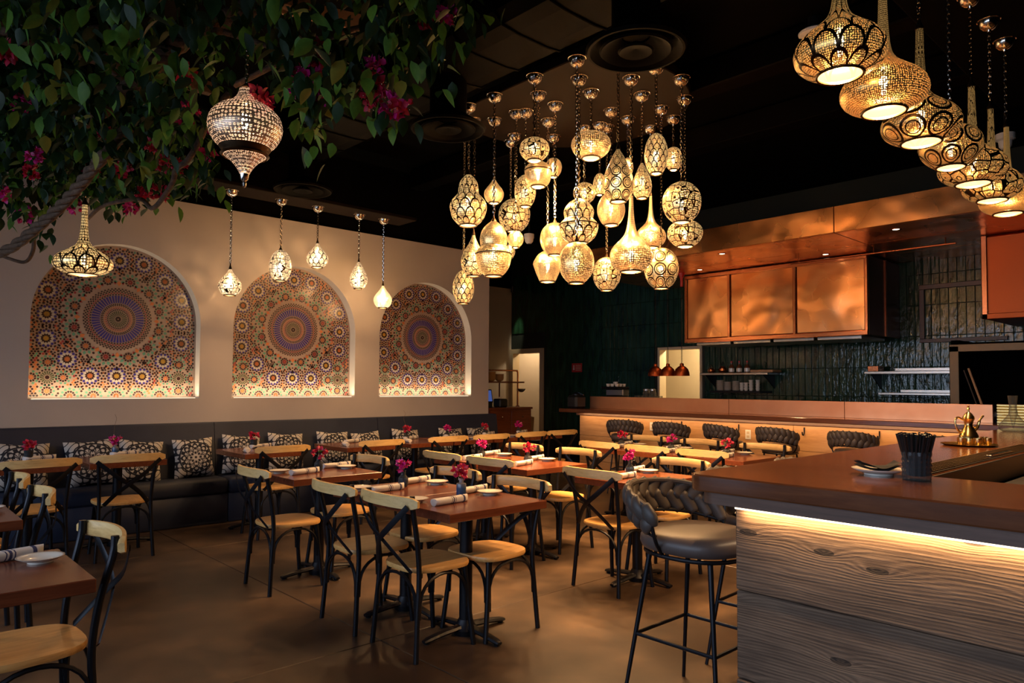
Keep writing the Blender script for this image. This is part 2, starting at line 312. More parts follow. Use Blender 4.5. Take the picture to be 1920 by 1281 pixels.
# ------------------------------------------------------------------ mesh helpers
class MB:
    def __init__(s): s.v = []; s.f = []; s.uv = {}; s.mi = []
    def add(s, vs, fs, uvs=None, mi=0):
        b = len(s.v); s.v += [tuple(p) for p in vs]
        for k, f in enumerate(fs):
            if uvs: s.uv[len(s.f)] = uvs[k]
            s.f.append(tuple(b + i for i in f)); s.mi.append(mi)
        return s
    def box(s, x0, x1, y0, y1, z0, z1, mi=0):
        return s.add([(x0, y0, z0), (x1, y0, z0), (x1, y1, z0), (x0, y1, z0), (x0, y0, z1), (x1, y0, z1), (x1, y1, z1), (x0, y1, z1)],
                     [(3, 2, 1, 0), (4, 5, 6, 7), (0, 1, 5, 4), (1, 2, 6, 5), (2, 3, 7, 6), (3, 0, 4, 7)], None, mi)
    def rbox(s, x0, x1, y0, y1, z0, z1, r=0.005):
        c = ((x0 + x1) / 2, (y0 + y1) / 2, (z0 + z1) / 2); h = ((x1 - x0) / 2, (y1 - y0) / 2, (z1 - z0) / 2); r = min(r, min(h) * .9)
        vs = []; idx = {}
        for sx in (-1, 1):
            for sy in (-1, 1):
                for sz in (-1, 1):
                    for a in range(3):
                        p = [sx * h[0], sy * h[1], sz * h[2]]
                        for k in range(3):
                            if k != a: p[k] -= (sx, sy, sz)[k] * r
                        idx[(sx, sy, sz, a)] = len(vs); vs.append((c[0] + p[0], c[1] + p[1], c[2] + p[2]))
        fs = []
        for a in range(3):
            b, d = (a + 1) % 3, (a + 2) % 3
            for sg in (-1, 1):
                q = []
                for (m, n) in ((-1, -1), (1, -1), (1, 1), (-1, 1)):
                    k = [0, 0, 0]; k[a] = sg; k[b] = m; k[d] = n; q.append(idx[(k[0], k[1], k[2], a)])
                fs.append(tuple(q if sg > 0 else q[::-1]))
            for m in (-1, 1):
                for n in (-1, 1):
                    k = [0, 0, 0]; k[b] = m; k[d] = n; e0 = k[:]; e1 = k[:]; e0[a] = -1; e1[a] = 1
                    q = [idx[(*e0, b)], idx[(*e1, b)], idx[(*e1, d)], idx[(*e0, d)]]
                    fs.append(tuple(q if m * n < 0 else q[::-1]))
        for sx in (-1, 1):
            for sy in (-1, 1):
                for sz in (-1, 1):
                    q = [idx[(sx, sy, sz, a)] for a in range(3)]; fs.append(tuple(q if sx * sy * sz > 0 else q[::-1]))
        return s.add(vs, fs)
    def tube(s, pts, r, n=8, closed=False, flat=None, twist=0.0, up=None):
        pts = [Vector(p) for p in pts]; N = len(pts); rs = r if isinstance(r, (list, tuple)) else [r] * N
        tang = []
        for i in range(N):
            a = pts[(i - 1) % N] if (closed or i > 0) else pts[i]; b = pts[(i + 1) % N] if (closed or i < N - 1) else pts[i]
            tang.append((b - a).normalized())
        t0 = tang[0]; ref = Vector(up) if up else (Vector((0, 0, 1)) if abs(t0.z) < 0.9 else Vector((1, 0, 0)))
        x = (ref - t0 * ref.dot(t0)).normalized(); vs = []
        for i in range(N):
            t = tang[i]; x = (Vector(up) if up else x); x = (x - t * x.dot(t)).normalized(); y = t.cross(x)
            for k in range(n):
                a = 2 * PI * k / n + twist * i; cx, cy = math.cos(a), math.sin(a)
                if flat: cx *= flat[0]; cy *= flat[1]
                vs.append(pts[i] + (x * cx + y * cy) * rs[i])
        fs = []
        for i in range(N if closed else N - 1):
            j = (i + 1) % N
            for k in range(n):
                l = (k + 1) % n; fs.append((i * n + k, i * n + l, j * n + l, j * n + k))
        if not closed: fs.append(tuple(range(n))[::-1]); fs.append(tuple((N - 1) * n + k for k in range(n)))
        return s.add(vs, fs)
    def lathe(s, prof, n=24, c=(0, 0, 0), sx=1, sy=1, uvscale=None, cap=True):
        vs = []; P = len(prof); L = [0]
        for i in range(1, P): L.append(L[-1] + math.dist(prof[i], prof[i - 1]))
        for (r, z) in prof:
            for k in range(n):
                a = 2 * PI * k / n; vs.append((c[0] + r * math.cos(a) * sx, c[1] + r * math.sin(a) * sy, c[2] + z))
        fs = []; uvs = []; sc = uvscale or 1
        for i in range(P - 1):
            for k in range(n):
                l = (k + 1) % n; fs.append((i * n + k, i * n + l, (i + 1) * n + l, (i + 1) * n + k))
                uvs.append(((k / n, L[i] * sc), ((k + 1) / n, L[i] * sc), ((k + 1) / n, L[i + 1] * sc), (k / n, L[i + 1] * sc)))
        if uvscale: return s.add(vs, fs, uvs)
        if not cap: return s.add(vs, fs)
        if prof[0][0] > 1e-6 and not uvscale: fs.append(tuple(range(n))[::-1])
        if prof[-1][0] > 1e-6: fs.append(tuple((P - 1) * n + k for k in range(n)))
        return s.add(vs, fs)
    def prism(s, poly, z0, z1, bev=0.0):
        n = len(poly); vs = []; fs = []
        cx = sum(p[0] for p in poly) / n; cy = sum(p[1] for p in poly) / n
        lay = [(z0, 1 if bev else 0), (z0 + bev, 0), (z1 - bev, 0), (z1, 1 if bev else 0)] if bev else [(z0, 0), (z1, 0)]
        def ins(i, d):
            a, b, c = Vector(poly[i - 1]), Vector(poly[i]), Vector(poly[(i + 1) % n]); e1 = (b - a).normalized(); e2 = (c - b).normalized()
            nn = Vector((-e1.y - e2.y, e1.x + e2.x)); nn = nn.normalized() if nn.length > 1e-6 else Vector((0, 0)); return b + nn * d
        for z, i_ in lay:
            for i in range(n):
                p = ins(i, bev) if i_ else poly[i]; vs.append((p[0], p[1], z))
        for l in range(len(lay) - 1):
            for i in range(n):
                j = (i + 1) % n; fs.append((l * n + i, l * n + j, (l + 1) * n + j, (l + 1) * n + i))
        fs.append(tuple(range(n))[::-1]); fs.append(tuple((len(lay) - 1) * n + i for i in range(n)))
        return s.add(vs, fs)
    def sheet(s, fn, nu, nv, uv=True, wrap=False):
        vs = [fn(i / nu, j / nv) for j in range(nv + 1) for i in range(nu + 1)]; fs = []; uvs = []
        for j in range(nv):
            for i in range(nu):
                a = j * (nu + 1) + i; fs.append((a, a + 1, a + nu + 2, a + nu + 1))
                uvs.append(((i / nu, j / nv), ((i + 1) / nu, j / nv), ((i + 1) / nu, (j + 1) / nv), (i / nu, (j + 1) / nv)))
        return s.add(vs, fs, uvs)
    def mesh(s, name, mat, smooth=35):
        me = bpy.data.meshes.new(name); me.from_pydata(s.v, [], s.f)
        mats = mat if isinstance(mat, (list, tuple)) else [mat]
        for m in mats: me.materials.append(M[m] if isinstance(m, str) else m)
        if len(mats) > 1: me.polygons.foreach_set('material_index', s.mi)
        if s.uv:
            ul = me.uv_layers.new(name='UVMap')
            for p in me.polygons:
                q = s.uv.get(p.index)
                if q:
                    for k, li in enumerate(p.loop_indices): ul.data[li].uv = q[k]
        if smooth:
            me.polygons.foreach_set('use_smooth', [True] * len(me.polygons)); me.set_sharp_from_angle(angle=math.radians(smooth))
        me.update(); return me
    def obj(s, name, mat, parent=None, loc=(0, 0, 0), rot=(0, 0, 0), smooth=35):
        return mobj(name, s.mesh(name, mat, smooth), parent, loc, rot)
def mobj(name, me, parent=None, loc=(0, 0, 0), rot=(0, 0, 0), scale=None):
    o = bpy.data.objects.new(name, me); COL.objects.link(o); o.location = loc; o.rotation_euler = rot
    if scale: o.scale = scale
    if parent: o.parent = parent
    return o
def tag(o, label, cat, group=None):
    o['label'] = label; o['category'] = cat
    if group: o['group'] = group
    return o
def thing(name, label, cat, loc=(0, 0, 0), rz=0.0, group=None):
    o = bpy.data.objects.new(name, None); COL.objects.link(o); o.location = loc; o.rotation_euler = (0, 0, rz); o.empty_display_size = 0.1
    return tag(o, label, cat, group)
def struct(o): o['kind'] = 'structure'; return o
def copy_tree(o, parent=None):
    c = o.copy(); COL.objects.link(c); c.parent = parent
    for ch in list(KIDS.get(o.name, o.children)): copy_tree(ch, c)
    return c
KIDS = {}
def place(proto, loc, rz, label, group, used):
    o = proto if not used else copy_tree(proto)
    used.append(1); o.location = loc; o.rotation_euler = (0, 0, rz); o['label'] = label
    if group: o['group'] = group
    return o
def arc(fn, n): return [fn(i / n) for i in range(n + 1)]
def bez(p, n=10):
    """smooth Catmull-Rom through points"""
    P = [Vector(q) for q in p]; P = [P[0] * 2 - P[1]] + P + [P[-1] * 2 - P[-2]]; out = []
    for i in range(1, len(P) - 2):
        for k in range(n):
            t = k / n; a, b, c, d = P[i - 1], P[i], P[i + 1], P[i + 2]
            out.append(0.5 * ((2 * b) + (c - a) * t + (2 * a - 5 * b + 4 * c - d) * t * t + (3 * b - a - 3 * c + d) * t ** 3))
    out.append(P[-2]); return out

# ================================================================== ROOM SHELL
XK = 10.2; YW = 8.115; ZW = 3.43; ZC = 4.35
fl = MB().box(-2.4, 12.4, -3.2, 11.2, -0.2, -0.012).obj('floor', 'grout_dark', smooth=0); struct(fl)
xs = [-2.4, -0.75, 2.25, 5.25, 8.25, 12.4]; ys = [-3.2, 0.5, 3.5, 6.5, 9.5, 11.2]
for i in range(5):
    for j in range(5):
        MB().rbox(xs[i] + .002, xs[i + 1] - .002, ys[j] + .002, ys[j + 1] - .002, -0.03, 0.0, 0.004).obj('slab', 'concrete', fl, smooth=0)
struct(MB().box(-2.4, 12.4, -3.2, 11.2, ZC, ZC + .2).obj('ceiling', 'black_paint', smooth=0))
# rear window wall (behind the viewer) and right wall
wr = MB()
edges = [(-3.2, -1.05), (1.45, 1.75), (4.25, 4.55), (7.05, 8.4)]
for a, b in edges: wr.box(-2.4, -2.2, a, b, 0, ZC)
for a, b in [(-1.05, 1.45), (1.75, 4.25), (4.55, 7.05)]: wr.box(-2.4, -2.2, a, b, 0, 0.55); wr.box(-2.4, -2.2, a, b, 3.0, ZC)
struct(wr.obj('wall_rear', 'black_paint', smooth=0))
for i, (a, b) in enumerate([(-1.05, 1.45), (1.75, 4.25), (4.55, 7.05)]):
    w = MB()
    w.box(-2.33, -2.27, a, a + .06, .55, 3); w.box(-2.33, -2.27, b - .06, b, .55, 3); w.box(-2.33, -2.27, a, b, .55, .61); w.box(-2.33, -2.27, a, b, 2.94, 3)
    wo = struct(w.obj('window_%d' % (i + 1), 'black_metal', smooth=0))
    MB().box(-2.304, -2.298, a + .06, b - .06, .61, 2.94).obj('pane', 'window_glass', wo, smooth=0)
struct(MB().box(-2.4, XK, -3.2, -3.0, 0, ZC).obj('wall_right', 'black_paint', smooth=0))

# ---- niche wall
NC = [2.04, 3.985, 5.93]; NR = 0.79; NB = 1.283; NS = 2.09; ND = 0.14
wl = MB(); X0, X1 = -2.4, 7.06
def quad(mb, a, b, z0, z1, y=YW): mb.add([(a, y, z0), (b, y, z0), (b, y, z1), (a, y, z1)], [(0, 1, 2, 3)])
prev = X0
for c in NC:
    quad(wl, prev, c - NR, 0, ZW); prev = c + NR
    quad(wl, c - NR, c + NR, 0, NB)
    K = 36; az = [PI - PI * k / K for k in range(K + 1)]
    P = [(c + NR * math.cos(a), NS + NR * math.sin(a)) for a in az]
    for k in range(K):
        (xa, za), (xb, zb) = P[k], P[k + 1]
        wl.add([(xa, YW, za), (xb, YW, zb), (xb, YW, ZW), (xa, YW, ZW)], [(0, 1, 2, 3)])
    path = [(c - NR, NB)] + P + [(c + NR, NB)]
    path = [(c + NR, NB), (c - NR, NB)] + P + [(c + NR, NB)]
    for k in range(len(path) - 1):
        (xa, za), (xb, zb) = path[k], path[k + 1]
        wl.add([(xa, YW, za), (xb, YW, zb), (xb, YW + ND, zb), (xa, YW + ND, za)], [(0, 1, 2, 3)])
quad(wl, prev, X1, 0, ZW)
wl.add([(X1, YW, 0), (X1, YW + .35, 0), (X1, YW + .35, ZW), (X1, YW, ZW)], [(0, 1, 2, 3)])
wl.add([(X0, YW, ZW), (X1, YW, ZW), (X1, YW + .35, ZW), (X0, YW + .35, ZW)], [(0, 1, 2, 3)])
wl.add([(X0, YW + .35, 0), (X1, YW + .35, 0), (X1, YW + .35, ZW), (X0, YW + .35, ZW)], [(3, 2, 1, 0)])
wl = struct(wl.obj('wall_left', 'wall_plaster', smooth=30))
# wall above the plaster, black to the ceiling
struct(MB().box(-2.4, 7.06, YW + .05, YW + .4, ZW + .001, ZC).obj('wall_left_upper', 'black_paint', smooth=0))
struct(MB().box(7.0, 12.4, 11.0, 11.2, 0, 3.48).obj('wall_far', 'wall_plaster', smooth=0))
struct(MB().box(7.0, 12.4, 11.0, 11.2, 3.481, ZC).obj('wall_far_upper', 'black_paint', smooth=0))

# ---- mosaics (small pieces joined: one mosaic panel per niche)
MOS = [('mos_base', (0.33, 0.235, 0.19)), ('mos_dark', (0.030, 0.010, 0.010)), ('mos_blue', (0.035, 0.025, 0.20)), ('mos_orange', (0.50, 0.15, 0.05)), ('mos_red', (0.30, 0.035, 0.035)), ('mos_green', (0.10, 0.25, 0.17)), ('mos_yellow', (0.55, 0.30, 0.05)), ('mos_olive', (0.07, 0.075, 0.04)), ('mos_white', (0.46, 0.39, 0.34))]
for nm, c in MOS: plain(nm, c, 0.3)
BASE, DARK, BLUE, ORG, RED, GRN, YEL, OLV, WHT = range(9)
def mosaic(idx, cx):
    mb = MB(); yb = YW + ND - .004; rnd = random.Random(idx)
    def inside(x, z, m=0.012):
        if abs(x) > NR - m or z < m: return False
        return z < NS - NB or math.hypot(x, z - (NS - NB)) < NR - m
    def poly(pts, mi, lift=0.0015):
        if not all(inside(*p) for p in pts): return
        mb.add([(cx + x, yb - lift, NB + z) for x, z in pts], [tuple(range(len(pts)))], None, mi)
    # base plate
    n = 40; outl = [(-NR, 0), (NR, 0)] + [(NR * math.cos(PI * k / n), NS - NB + NR * math.sin(PI * k / n)) for k in range(n + 1)]
    mb.add([(cx + x, yb, NB + z) for x, z in outl], [tuple(range(len(outl)))], None, BASE)
    def petal(ox, oz, a, r0, r1, w, mi, kite=0.6, lift=0.0015):
        w *= 1.3
        ca, sa = math.cos(a), math.sin(a); rm = r0 + (r1 - r0) * kite
        def P(r, t): return (ox + r * ca - t * sa, oz + r * sa + t * ca)
        poly([P(r0, 0), P(rm, -w), P(r1, 0), P(rm, w)], mi, lift)
    def bar(ox, oz, a, r0, r1, w0, w1, mi):
        ca, sa = math.cos(a), math.sin(a)
        def P(r, t): return (ox + r * ca - t * sa, oz + r * sa + t * ca)
        poly([P(r0, -w0), P(r1, -w1), P(r1, w1), P(r0, w0)], mi)
    def lens(ox, oz, a, r, l, w, mi):
        l *= 1.2; ca, sa = math.cos(a), math.sin(a); w *= 1.15
        def P(q, t): return (ox + q * ca - t * sa, oz + q * sa + t * ca)
        poly([P(r - l / 2, 0), P(r - l / 5, -w), P(r + l / 5, -w), P(r + l / 2, 0), P(r + l / 5, w), P(r - l / 5, w)], mi)
    taken = []
    def rosette(ox, oz, R, n, core, mid, outer, rim=DARK, ground=None):
        taken.append((ox, oz, R * 1.0))
        for k in range(n):
            a = 2 * PI * (k + .5) / n; b = 2 * PI * k / n
            petal(ox, oz, b, R * .02, R * .22, R * .05, core); petal(ox, oz, a, R * .16, R * .40, R * .075, DARK if mid != DARK else RED, .6)
            petal(ox, oz, b, R * .30, R * .60, R * .10, mid, .6); petal(ox, oz, a, R * .50, R * .76, R * .10, outer, .6)
            lens(ox, oz, b, R * .76, R * .15, R * .075, rim); lens(ox, oz, a, R * .93, R * .16, R * .085, rim)
    C0 = (0.0, 0.83)
    # central medallion
    for k in range(16): petal(*C0, 2 * PI * k / 16, .006, .03, .005, DARK)
    for k in range(24):
        bar(*C0, 2 * PI * k / 24, .034, .085, .0022, .0075, OLV)
    for rr, nn, col in ((.098, 34, DARK), (.114, 34, RED), (.130, 40, ORG), (.146, 44, DARK), (.158, 52, DARK)):
        for k in range(nn): lens(*C0, 2 * PI * (k + (rr > .11) * .5) / nn, rr, .013, .0055, col)
    for k in range(52): bar(*C0, 2 * PI * k / 52, .170, .247, .0068, .0108, BLUE)
    for j, rr in enumerate((.258, .273, .288, .303, .318)):
        nn = 60
        for k in range(nn): lens(*C0, 2 * PI * (k + .5 * (j % 2)) / nn, rr, .015, .0075, (DARK, RED, DARK, DARK, DARK)[j])
    taken.append((*C0, .33))
    # scalloped ring: twelve small rosettes with green outer petals
    for k in range(12):
        a = 2 * PI * (k + .5) / 12; ox, oz = C0[0] + .41 * math.cos(a), C0[1] + .41 * math.sin(a)
        taken.append((ox, oz, .105))
        for q in range(10):
            b = a + 2 * PI * q / 10
            petal(ox, oz, b, .004, .026, .007, (RED, ORG)[k % 2]); petal(ox, oz, b + PI / 10, .024, .052, .010, DARK)
            if math.cos(2 * PI * q / 10) > -0.35: petal(ox, oz, b, .048, .092, .013, GRN, .55)
            if math.cos(2 * PI * q / 10) > -0.1: lens(ox, oz, b + PI / 10, .100, .024, .0095, DARK)
        petal(*C0, 2 * PI * k / 12, .345, .40, .016, ORG); petal(*C0, 2 * PI * k / 12, .50, .545, .014, DARK)
        for s_ in (-.1, .1): petal(*C0, 2 * PI * k / 12 + s_, .36, .40, .01, RED)
    bl = [(-.245, .235), (0, .235), (.245, .235), (-.45, .40), (.45, .40), (-.635, .60), (.635, .60), (-.635, .84), (.635, .84), (-.63, 1.08), (.63, 1.08), (-.45, 1.27), (.45, 1.27), (-.235, 1.43), (0, 1.445), (.235, 1.43)]
    for q, (x, z) in enumerate(bl):
        rosette(x, z, .118, 12, YEL if q % 3 else ORG, WHT, BLUE)
        for k in range(24): lens(x, z, 2 * PI * k / 24, .124, .018, .007, ORG if k % 2 else DARK)
    for sx in (-1, 1):
        x, z = sx * .615, .215; taken.append((x, z, .1))
        for k in range(16): bar(x, z, 2 * PI * k / 16, .026, .062, .003, .0085, OLV); lens(x, z, 2 * PI * (k + .5) / 16, .077, .018, .008, DARK)
        poly([(x + .02 * math.cos(2 * PI * k / 8), z + .02 * math.sin(2 * PI * k / 8)) for k in range(8)], DARK)
        for (dx, dz) in ((-.135, 0), (.135, 0), (0, .15), (0, -.135)):
            taken.append((x + dx, z + dz, .07))
            for k in range(10):
                petal(x + dx, z + dz, 2 * PI * k / 10, .004, .024, .006, ORG); petal(x + dx, z + dz, 2 * PI * (k + .5) / 10, .022, .048, .009, DARK); petal(x + dx, z + dz, 2 * PI * k / 10, .044, .072, .011, GRN)
    for k in range(5):
        x = -.42 + .21 * k; taken.append((x, .03, .09))
        for q in range(12):
            petal(x, .03, 2 * PI * q / 12, .004, .03, .007, ORG); petal(x, .03, 2 * PI * (q + .5) / 12, .03, .056, .01, DARK); petal(x, .03, 2 * PI * q / 12, .052, .088, .012, GRN)
    # field of small pieces between the rosettes
    st = .027; cols = [ORG, DARK, RED, ORG, DARK, RED, ORG, DARK, GRN, ORG]
    r_ = 0; z = .014
    while z < 1.6:
        x = -NR + (st / 2 if r_ % 2 else 0)
        while x < NR:
            if all(math.hypot(x - a, z - b) > R + .012 for a, b, R in taken):
                ci = int(round(x / st)); c = DARK if (r_ + ci) % 2 else cols[(r_ * 3 + ci * 7) % 10]
                lens(x, z, (0, PI / 2)[(r_ + ci // 2) % 2], 0, st * (.72 if c == DARK else .85), st * .33, c)
            x += st
        z += st * .8; r_ += 1
    o = mb.obj('mosaic_panel', [m[0] for m in MOS], None, smooth=0); o['kind'] = 'stuff'
    tag(o, ('left arched wall niche panel of small coloured mosaic tiles, largest in view', 'middle arched niche panel of small coloured mosaic tiles', 'right arched niche panel of small coloured mosaic tiles near wall end')[idx], 'mosaic', 'mosaic panels in the wall niches')
    # LED strip on the sill
    s_ = tag(MB().rbox(cx - .76, cx + .76, YW + .02, YW + .032, NB + .001, NB + .010, .002).obj('led_strip', 'led_sill', smooth=0),
             ('led strip along the sill of the left mosaic niche', 'led strip along the sill of the middle mosaic niche', 'led strip along the sill of the right mosaic niche')[idx], 'light strip', 'niche sill lights')
    area('niche_sill_light', (cx, YW + .035, NB + .014), (cx, YW + .10, NB + .6), 1.5, .02, 9, (1.0, 0.78, 0.48))
for i, c in enumerate(NC): mosaic(i, c)

# ---- kitchen tile wall with doorway and pass-through window openings
DW = (10.12, 10.93, 2.12); PW = (6.43, 7.24, 1.15, 2.08)
wk = MB(); d = .15
wk.box(XK, XK + d, -3.2, PW[0], 0, ZC); wk.box(XK, XK + d, PW[0], PW[1], 0, PW[2]); wk.box(XK, XK + d, PW[0], PW[1], PW[3], ZC)
wk.box(XK, XK + d, PW[1], DW[0], 0, ZC); wk.box(XK, XK + d, DW[0], DW[1], DW[2], ZC); wk.box(XK, XK + d, DW[1], 11.0, 0, ZC)
wk = struct(wk.obj('wall_kitchen', 'grout_dark', smooth=0))
tw, thh = 0.098, 0.40
tile_me = [MB().rbox(-.016, 0, -tw / 2 + .0015, tw / 2 - .0015, 0.0015, thh - .0015, .004).mesh('tile', 'green_glaze', 30)]
far = MB(); cells = []
z0 = 0.52
for r in range(8):
    y = -0.6
    while y < 11.0:
        z = z0 + r * thh
        if y + tw > 11.0: break
        bad = (y + tw > DW[0] - .09 and y < DW[1] + .09 and z < DW[2] + .07) or (y + tw > PW[0] - .03 and y < PW[1] + .03 and z < PW[3] + .02 and z + thh > PW[2])
        if not bad: cells.append((y, z))
        y += tw
def vis(c):
    y, z = c; p = Vector((XK, y, z + .2)); dd = p - EYE; k = dd.dot(fw)
    px = PP[0] + F * dd.dot(rt) / k; py = PP[1] - F * dd.dot(up) / k
    hood = 3.3 < y < 6.6 and z > 2.1
    return (0 < px < 1925 and 380 < py < 800 and not hood, -k)
cells.sort(key=vis, reverse=True)
for k, (y, z) in enumerate(cells):
    tx, tz = random.uniform(-.012, .012), random.uniform(-.01, .01)
    if k < 300:
        mobj('tile', tile_me[0], wk, (XK, y + tw / 2, z), (0, tz, tx))
    else:
        dd = random.uniform(.011, .016)
        far.add([(XK - dd + random.uniform(-.0012, .0012), y + a, z + b) for a, b in ((.0015, .0015), (tw - .0015, .0015), (tw - .0015, thh - .0015), (.0015, thh - .0015))] + [(XK, y + a, z + b) for a, b in ((.0015, .0015), (tw - .0015, .0015), (tw - .0015, thh - .0015), (.0015, thh - .0015))],
                [(3, 2, 1, 0), (0, 1, 5, 4), (1, 2, 6, 5), (2, 3, 7, 6), (3, 0, 4, 7)])
fo = far.obj('tile_field', 'green_glaze', wk, smooth=0); fo['kind'] = 'stuff'
# door casing + hall behind
tr = MB(); a, b, h = DW
tr.box(XK - .03, XK + .16, a - .09, a + .012, 0, h + .08); tr.box(XK - .03, XK + .16, b - .012, b + .07, 0, h + .08); tr.box(XK - .03, XK + .16, a + .012, b - .012, h - .012, h + .08)
struct(tr.obj('trim_1', 'cream_paint', smooth=0))
hall = MB(); hall.box(11.9, 12.0, 9.0, 12.2, 0, 2.7); hall.box(XK + .15, 12.0, 9.0, 9.1, 0, 2.7); hall.box(XK + .15, 12.0, 12.1, 12.2, 0, 2.7); hall.box(XK + .15, 12, 9.0, 12.2, 2.6, 2.7)
struct(hall.obj('wall_hall', 'cream_paint', smooth=0))
d1 = struct(MB().rbox(11.2, 11.245, 10.55, 11.45, 0.01, 2.08, .004).obj('door_1', 'door_white', smooth=0))
MB().rbox(11.16, 11.2, 11.3, 11.36, .98, 1.1, .01).obj('handle', 'steel', d1); MB().rbox(11.188, 11.2, 10.72, 10.80, 1.62, 1.72, .002).obj('sign', 'cardboard', d1, smooth=0); MB().rbox(11.17, 11.2, 10.7, 10.74, 1.80, 2.02, .006).obj('door_closer', 'steel', d1)
point('hall_ceiling_lamp', (10.9, 10.4, 2.45), 32, (1, 0.74, 0.42), .08)
# pass-through window with lit prep room behind
tr = MB(); a, b, c_, h = PW
tr.box(XK - .025, XK + .16, a - .03, a + .012, c_, h + .03); tr.box(XK - .025, XK + .16, b - .012, b + .03, c_, h + .03); tr.box(XK - .025, XK + .16, a + .012, b - .012, h - .012, h + .03); tr.box(XK - .025, XK + .16, a - .03, b + .03, c_ - .03, c_ + .01)
struct(tr.obj('trim_2', 'cream_paint', smooth=0))
pr = MB(); pr.box(11.6, 11.7, 5.4, 8.6, 0, 2.7); pr.box(XK + .15, 11.7, 5.4, 5.5, 0, 2.7); pr.box(XK + .15, 11.7, 8.5, 8.6, 0, 2.7); pr.box(XK + .15, 11.7, 5.4, 8.6, 2.6, 2.7)
struct(pr.obj('wall_prep', 'cream_paint', smooth=0))
point('prep_room_lamp', (10.8, 6.7, 2.35), 80, (1, 0.78, 0.45), .08)

# ================================================================== CEILING: ducts, cloud, soffits

t = thing('air_duct', 'long black ceiling duct running above the dining tables', 'duct', (3.515, 2.6, 3.93))
du = MB()
prof = [(-.385, .2), (-.36, .08), (-.28, .015), (-.15, 0), (.15, 0), (.28, .015), (.36, .08), (.385, .2), (.36, .32), (.28, .38), (-.28, .38), (-.36, .32)]
ysd = [-.8 + .45 * k for k in range(14)]
for k in range(13):
    for i in range(12):
        (xa, za), (xb, zb) = prof[i], prof[(i + 1) % 12]
        du.add([(xa, ysd[k], za), (xb, ysd[k], zb), (xb, ysd[k + 1] - .012, zb), (xa, ysd[k + 1] - .012, za)], [(3, 2, 1, 0)])
du.obj('duct_body', 'duct_paint', t)
srm = MB().tube([Vector((x * 1.02, -.006, (z - .2) * 1.03 + .2)) for x, z in prof], .009, 6, True).mesh('seam_ring', 'duct_paint')
for k in range(1, 13): mobj('seam_ring', srm, t, (0, ysd[k], 0))
for (dy, lab) in ((2.667, 'round black ceiling diffuser nearest the camera beside the lantern cluster'), (4.56, 'round black ceiling diffuser left of the lantern cluster'), (7.1, 'round black ceiling diffuser above the wall pendants')):
    g = thing('ceiling_diffuser', lab, 'air vent', (3.51, dy, 3.52), 0, 'round ceiling diffusers on the duct')
    MB().lathe([(.15, .40), (.15, .12), (.16, .10)], 32).obj('drop_collar', 'duct_paint', g)
    MB().lathe([(.155, .12), (.29, .035), (.31, .02), (.30, 0), (.285, .0), (.25, .03), (.145, .10)], 40, cap=False).obj('outer_ring', 'duct_paint', g)
    MB().lathe([(.10, .10), (.225, .012), (.215, 0), (.19, .012), (.085, .09)], 40, cap=False).obj('middle_ring', 'duct_paint', g)
    MB().lathe([(.02, .06), (.11, .005), (.10, -.005), (.075, 0), (.0, .02)], 32).obj('centre_cone', 'duct_paint', g)
CL = (4.58, 4.22)
n = NT('cloud_board'); n.done(n.bsdf((0.0075, 0.0036, 0.0018), 0.7, spec=0.1))
cp = [(max(CL[0] + 1.05 * math.cos(2 * PI * k / 72), 3.915), CL[1] + 1.05 * math.sin(2 * PI * k / 72)) for k in range(72)]
cp = [p for i, p in enumerate(cp) if p != cp[i - 1] and not (p[0] == 3.915 and cp[i - 1][0] == 3.915 and cp[(i + 1) % 72][0] == 3.915)]
tag(MB().prism(cp, 3.9, 3.98, .008).obj('ceiling_cloud', 'cloud_board'), 'round dark brown ceiling panel holding the lantern cluster', 'ceiling panel')
tag(MB().rbox(2.4, 7.4, .9, 1.62, 3.9, 4.345, .02).obj('bar_soffit', 'black_paint', smooth=0), 'black box soffit above the bar lantern row', 'soffit')
tag(MB().rbox(2.35, 5.2, 7.38, 7.78, 3.52, 3.56, .006).obj('ceiling_board', 'cloud_board', smooth=0), 'long brown ceiling board carrying the small wall pendants', 'board')
for k, (xx, lab) in enumerate(((1.55, 'dark ceiling joist above the vine'), (5.55, 'dark ceiling joist beyond the lantern cluster'), (6.9, 'dark ceiling joist nearest the kitchen soffit'))):
    tag(MB().rbox(xx - .11, xx + .11, 1.66, 7.9, 4.08, 4.32, .01).obj('ceiling_joist', 'duct_paint', smooth=0), lab, 'joist', 'dark ceiling joists')

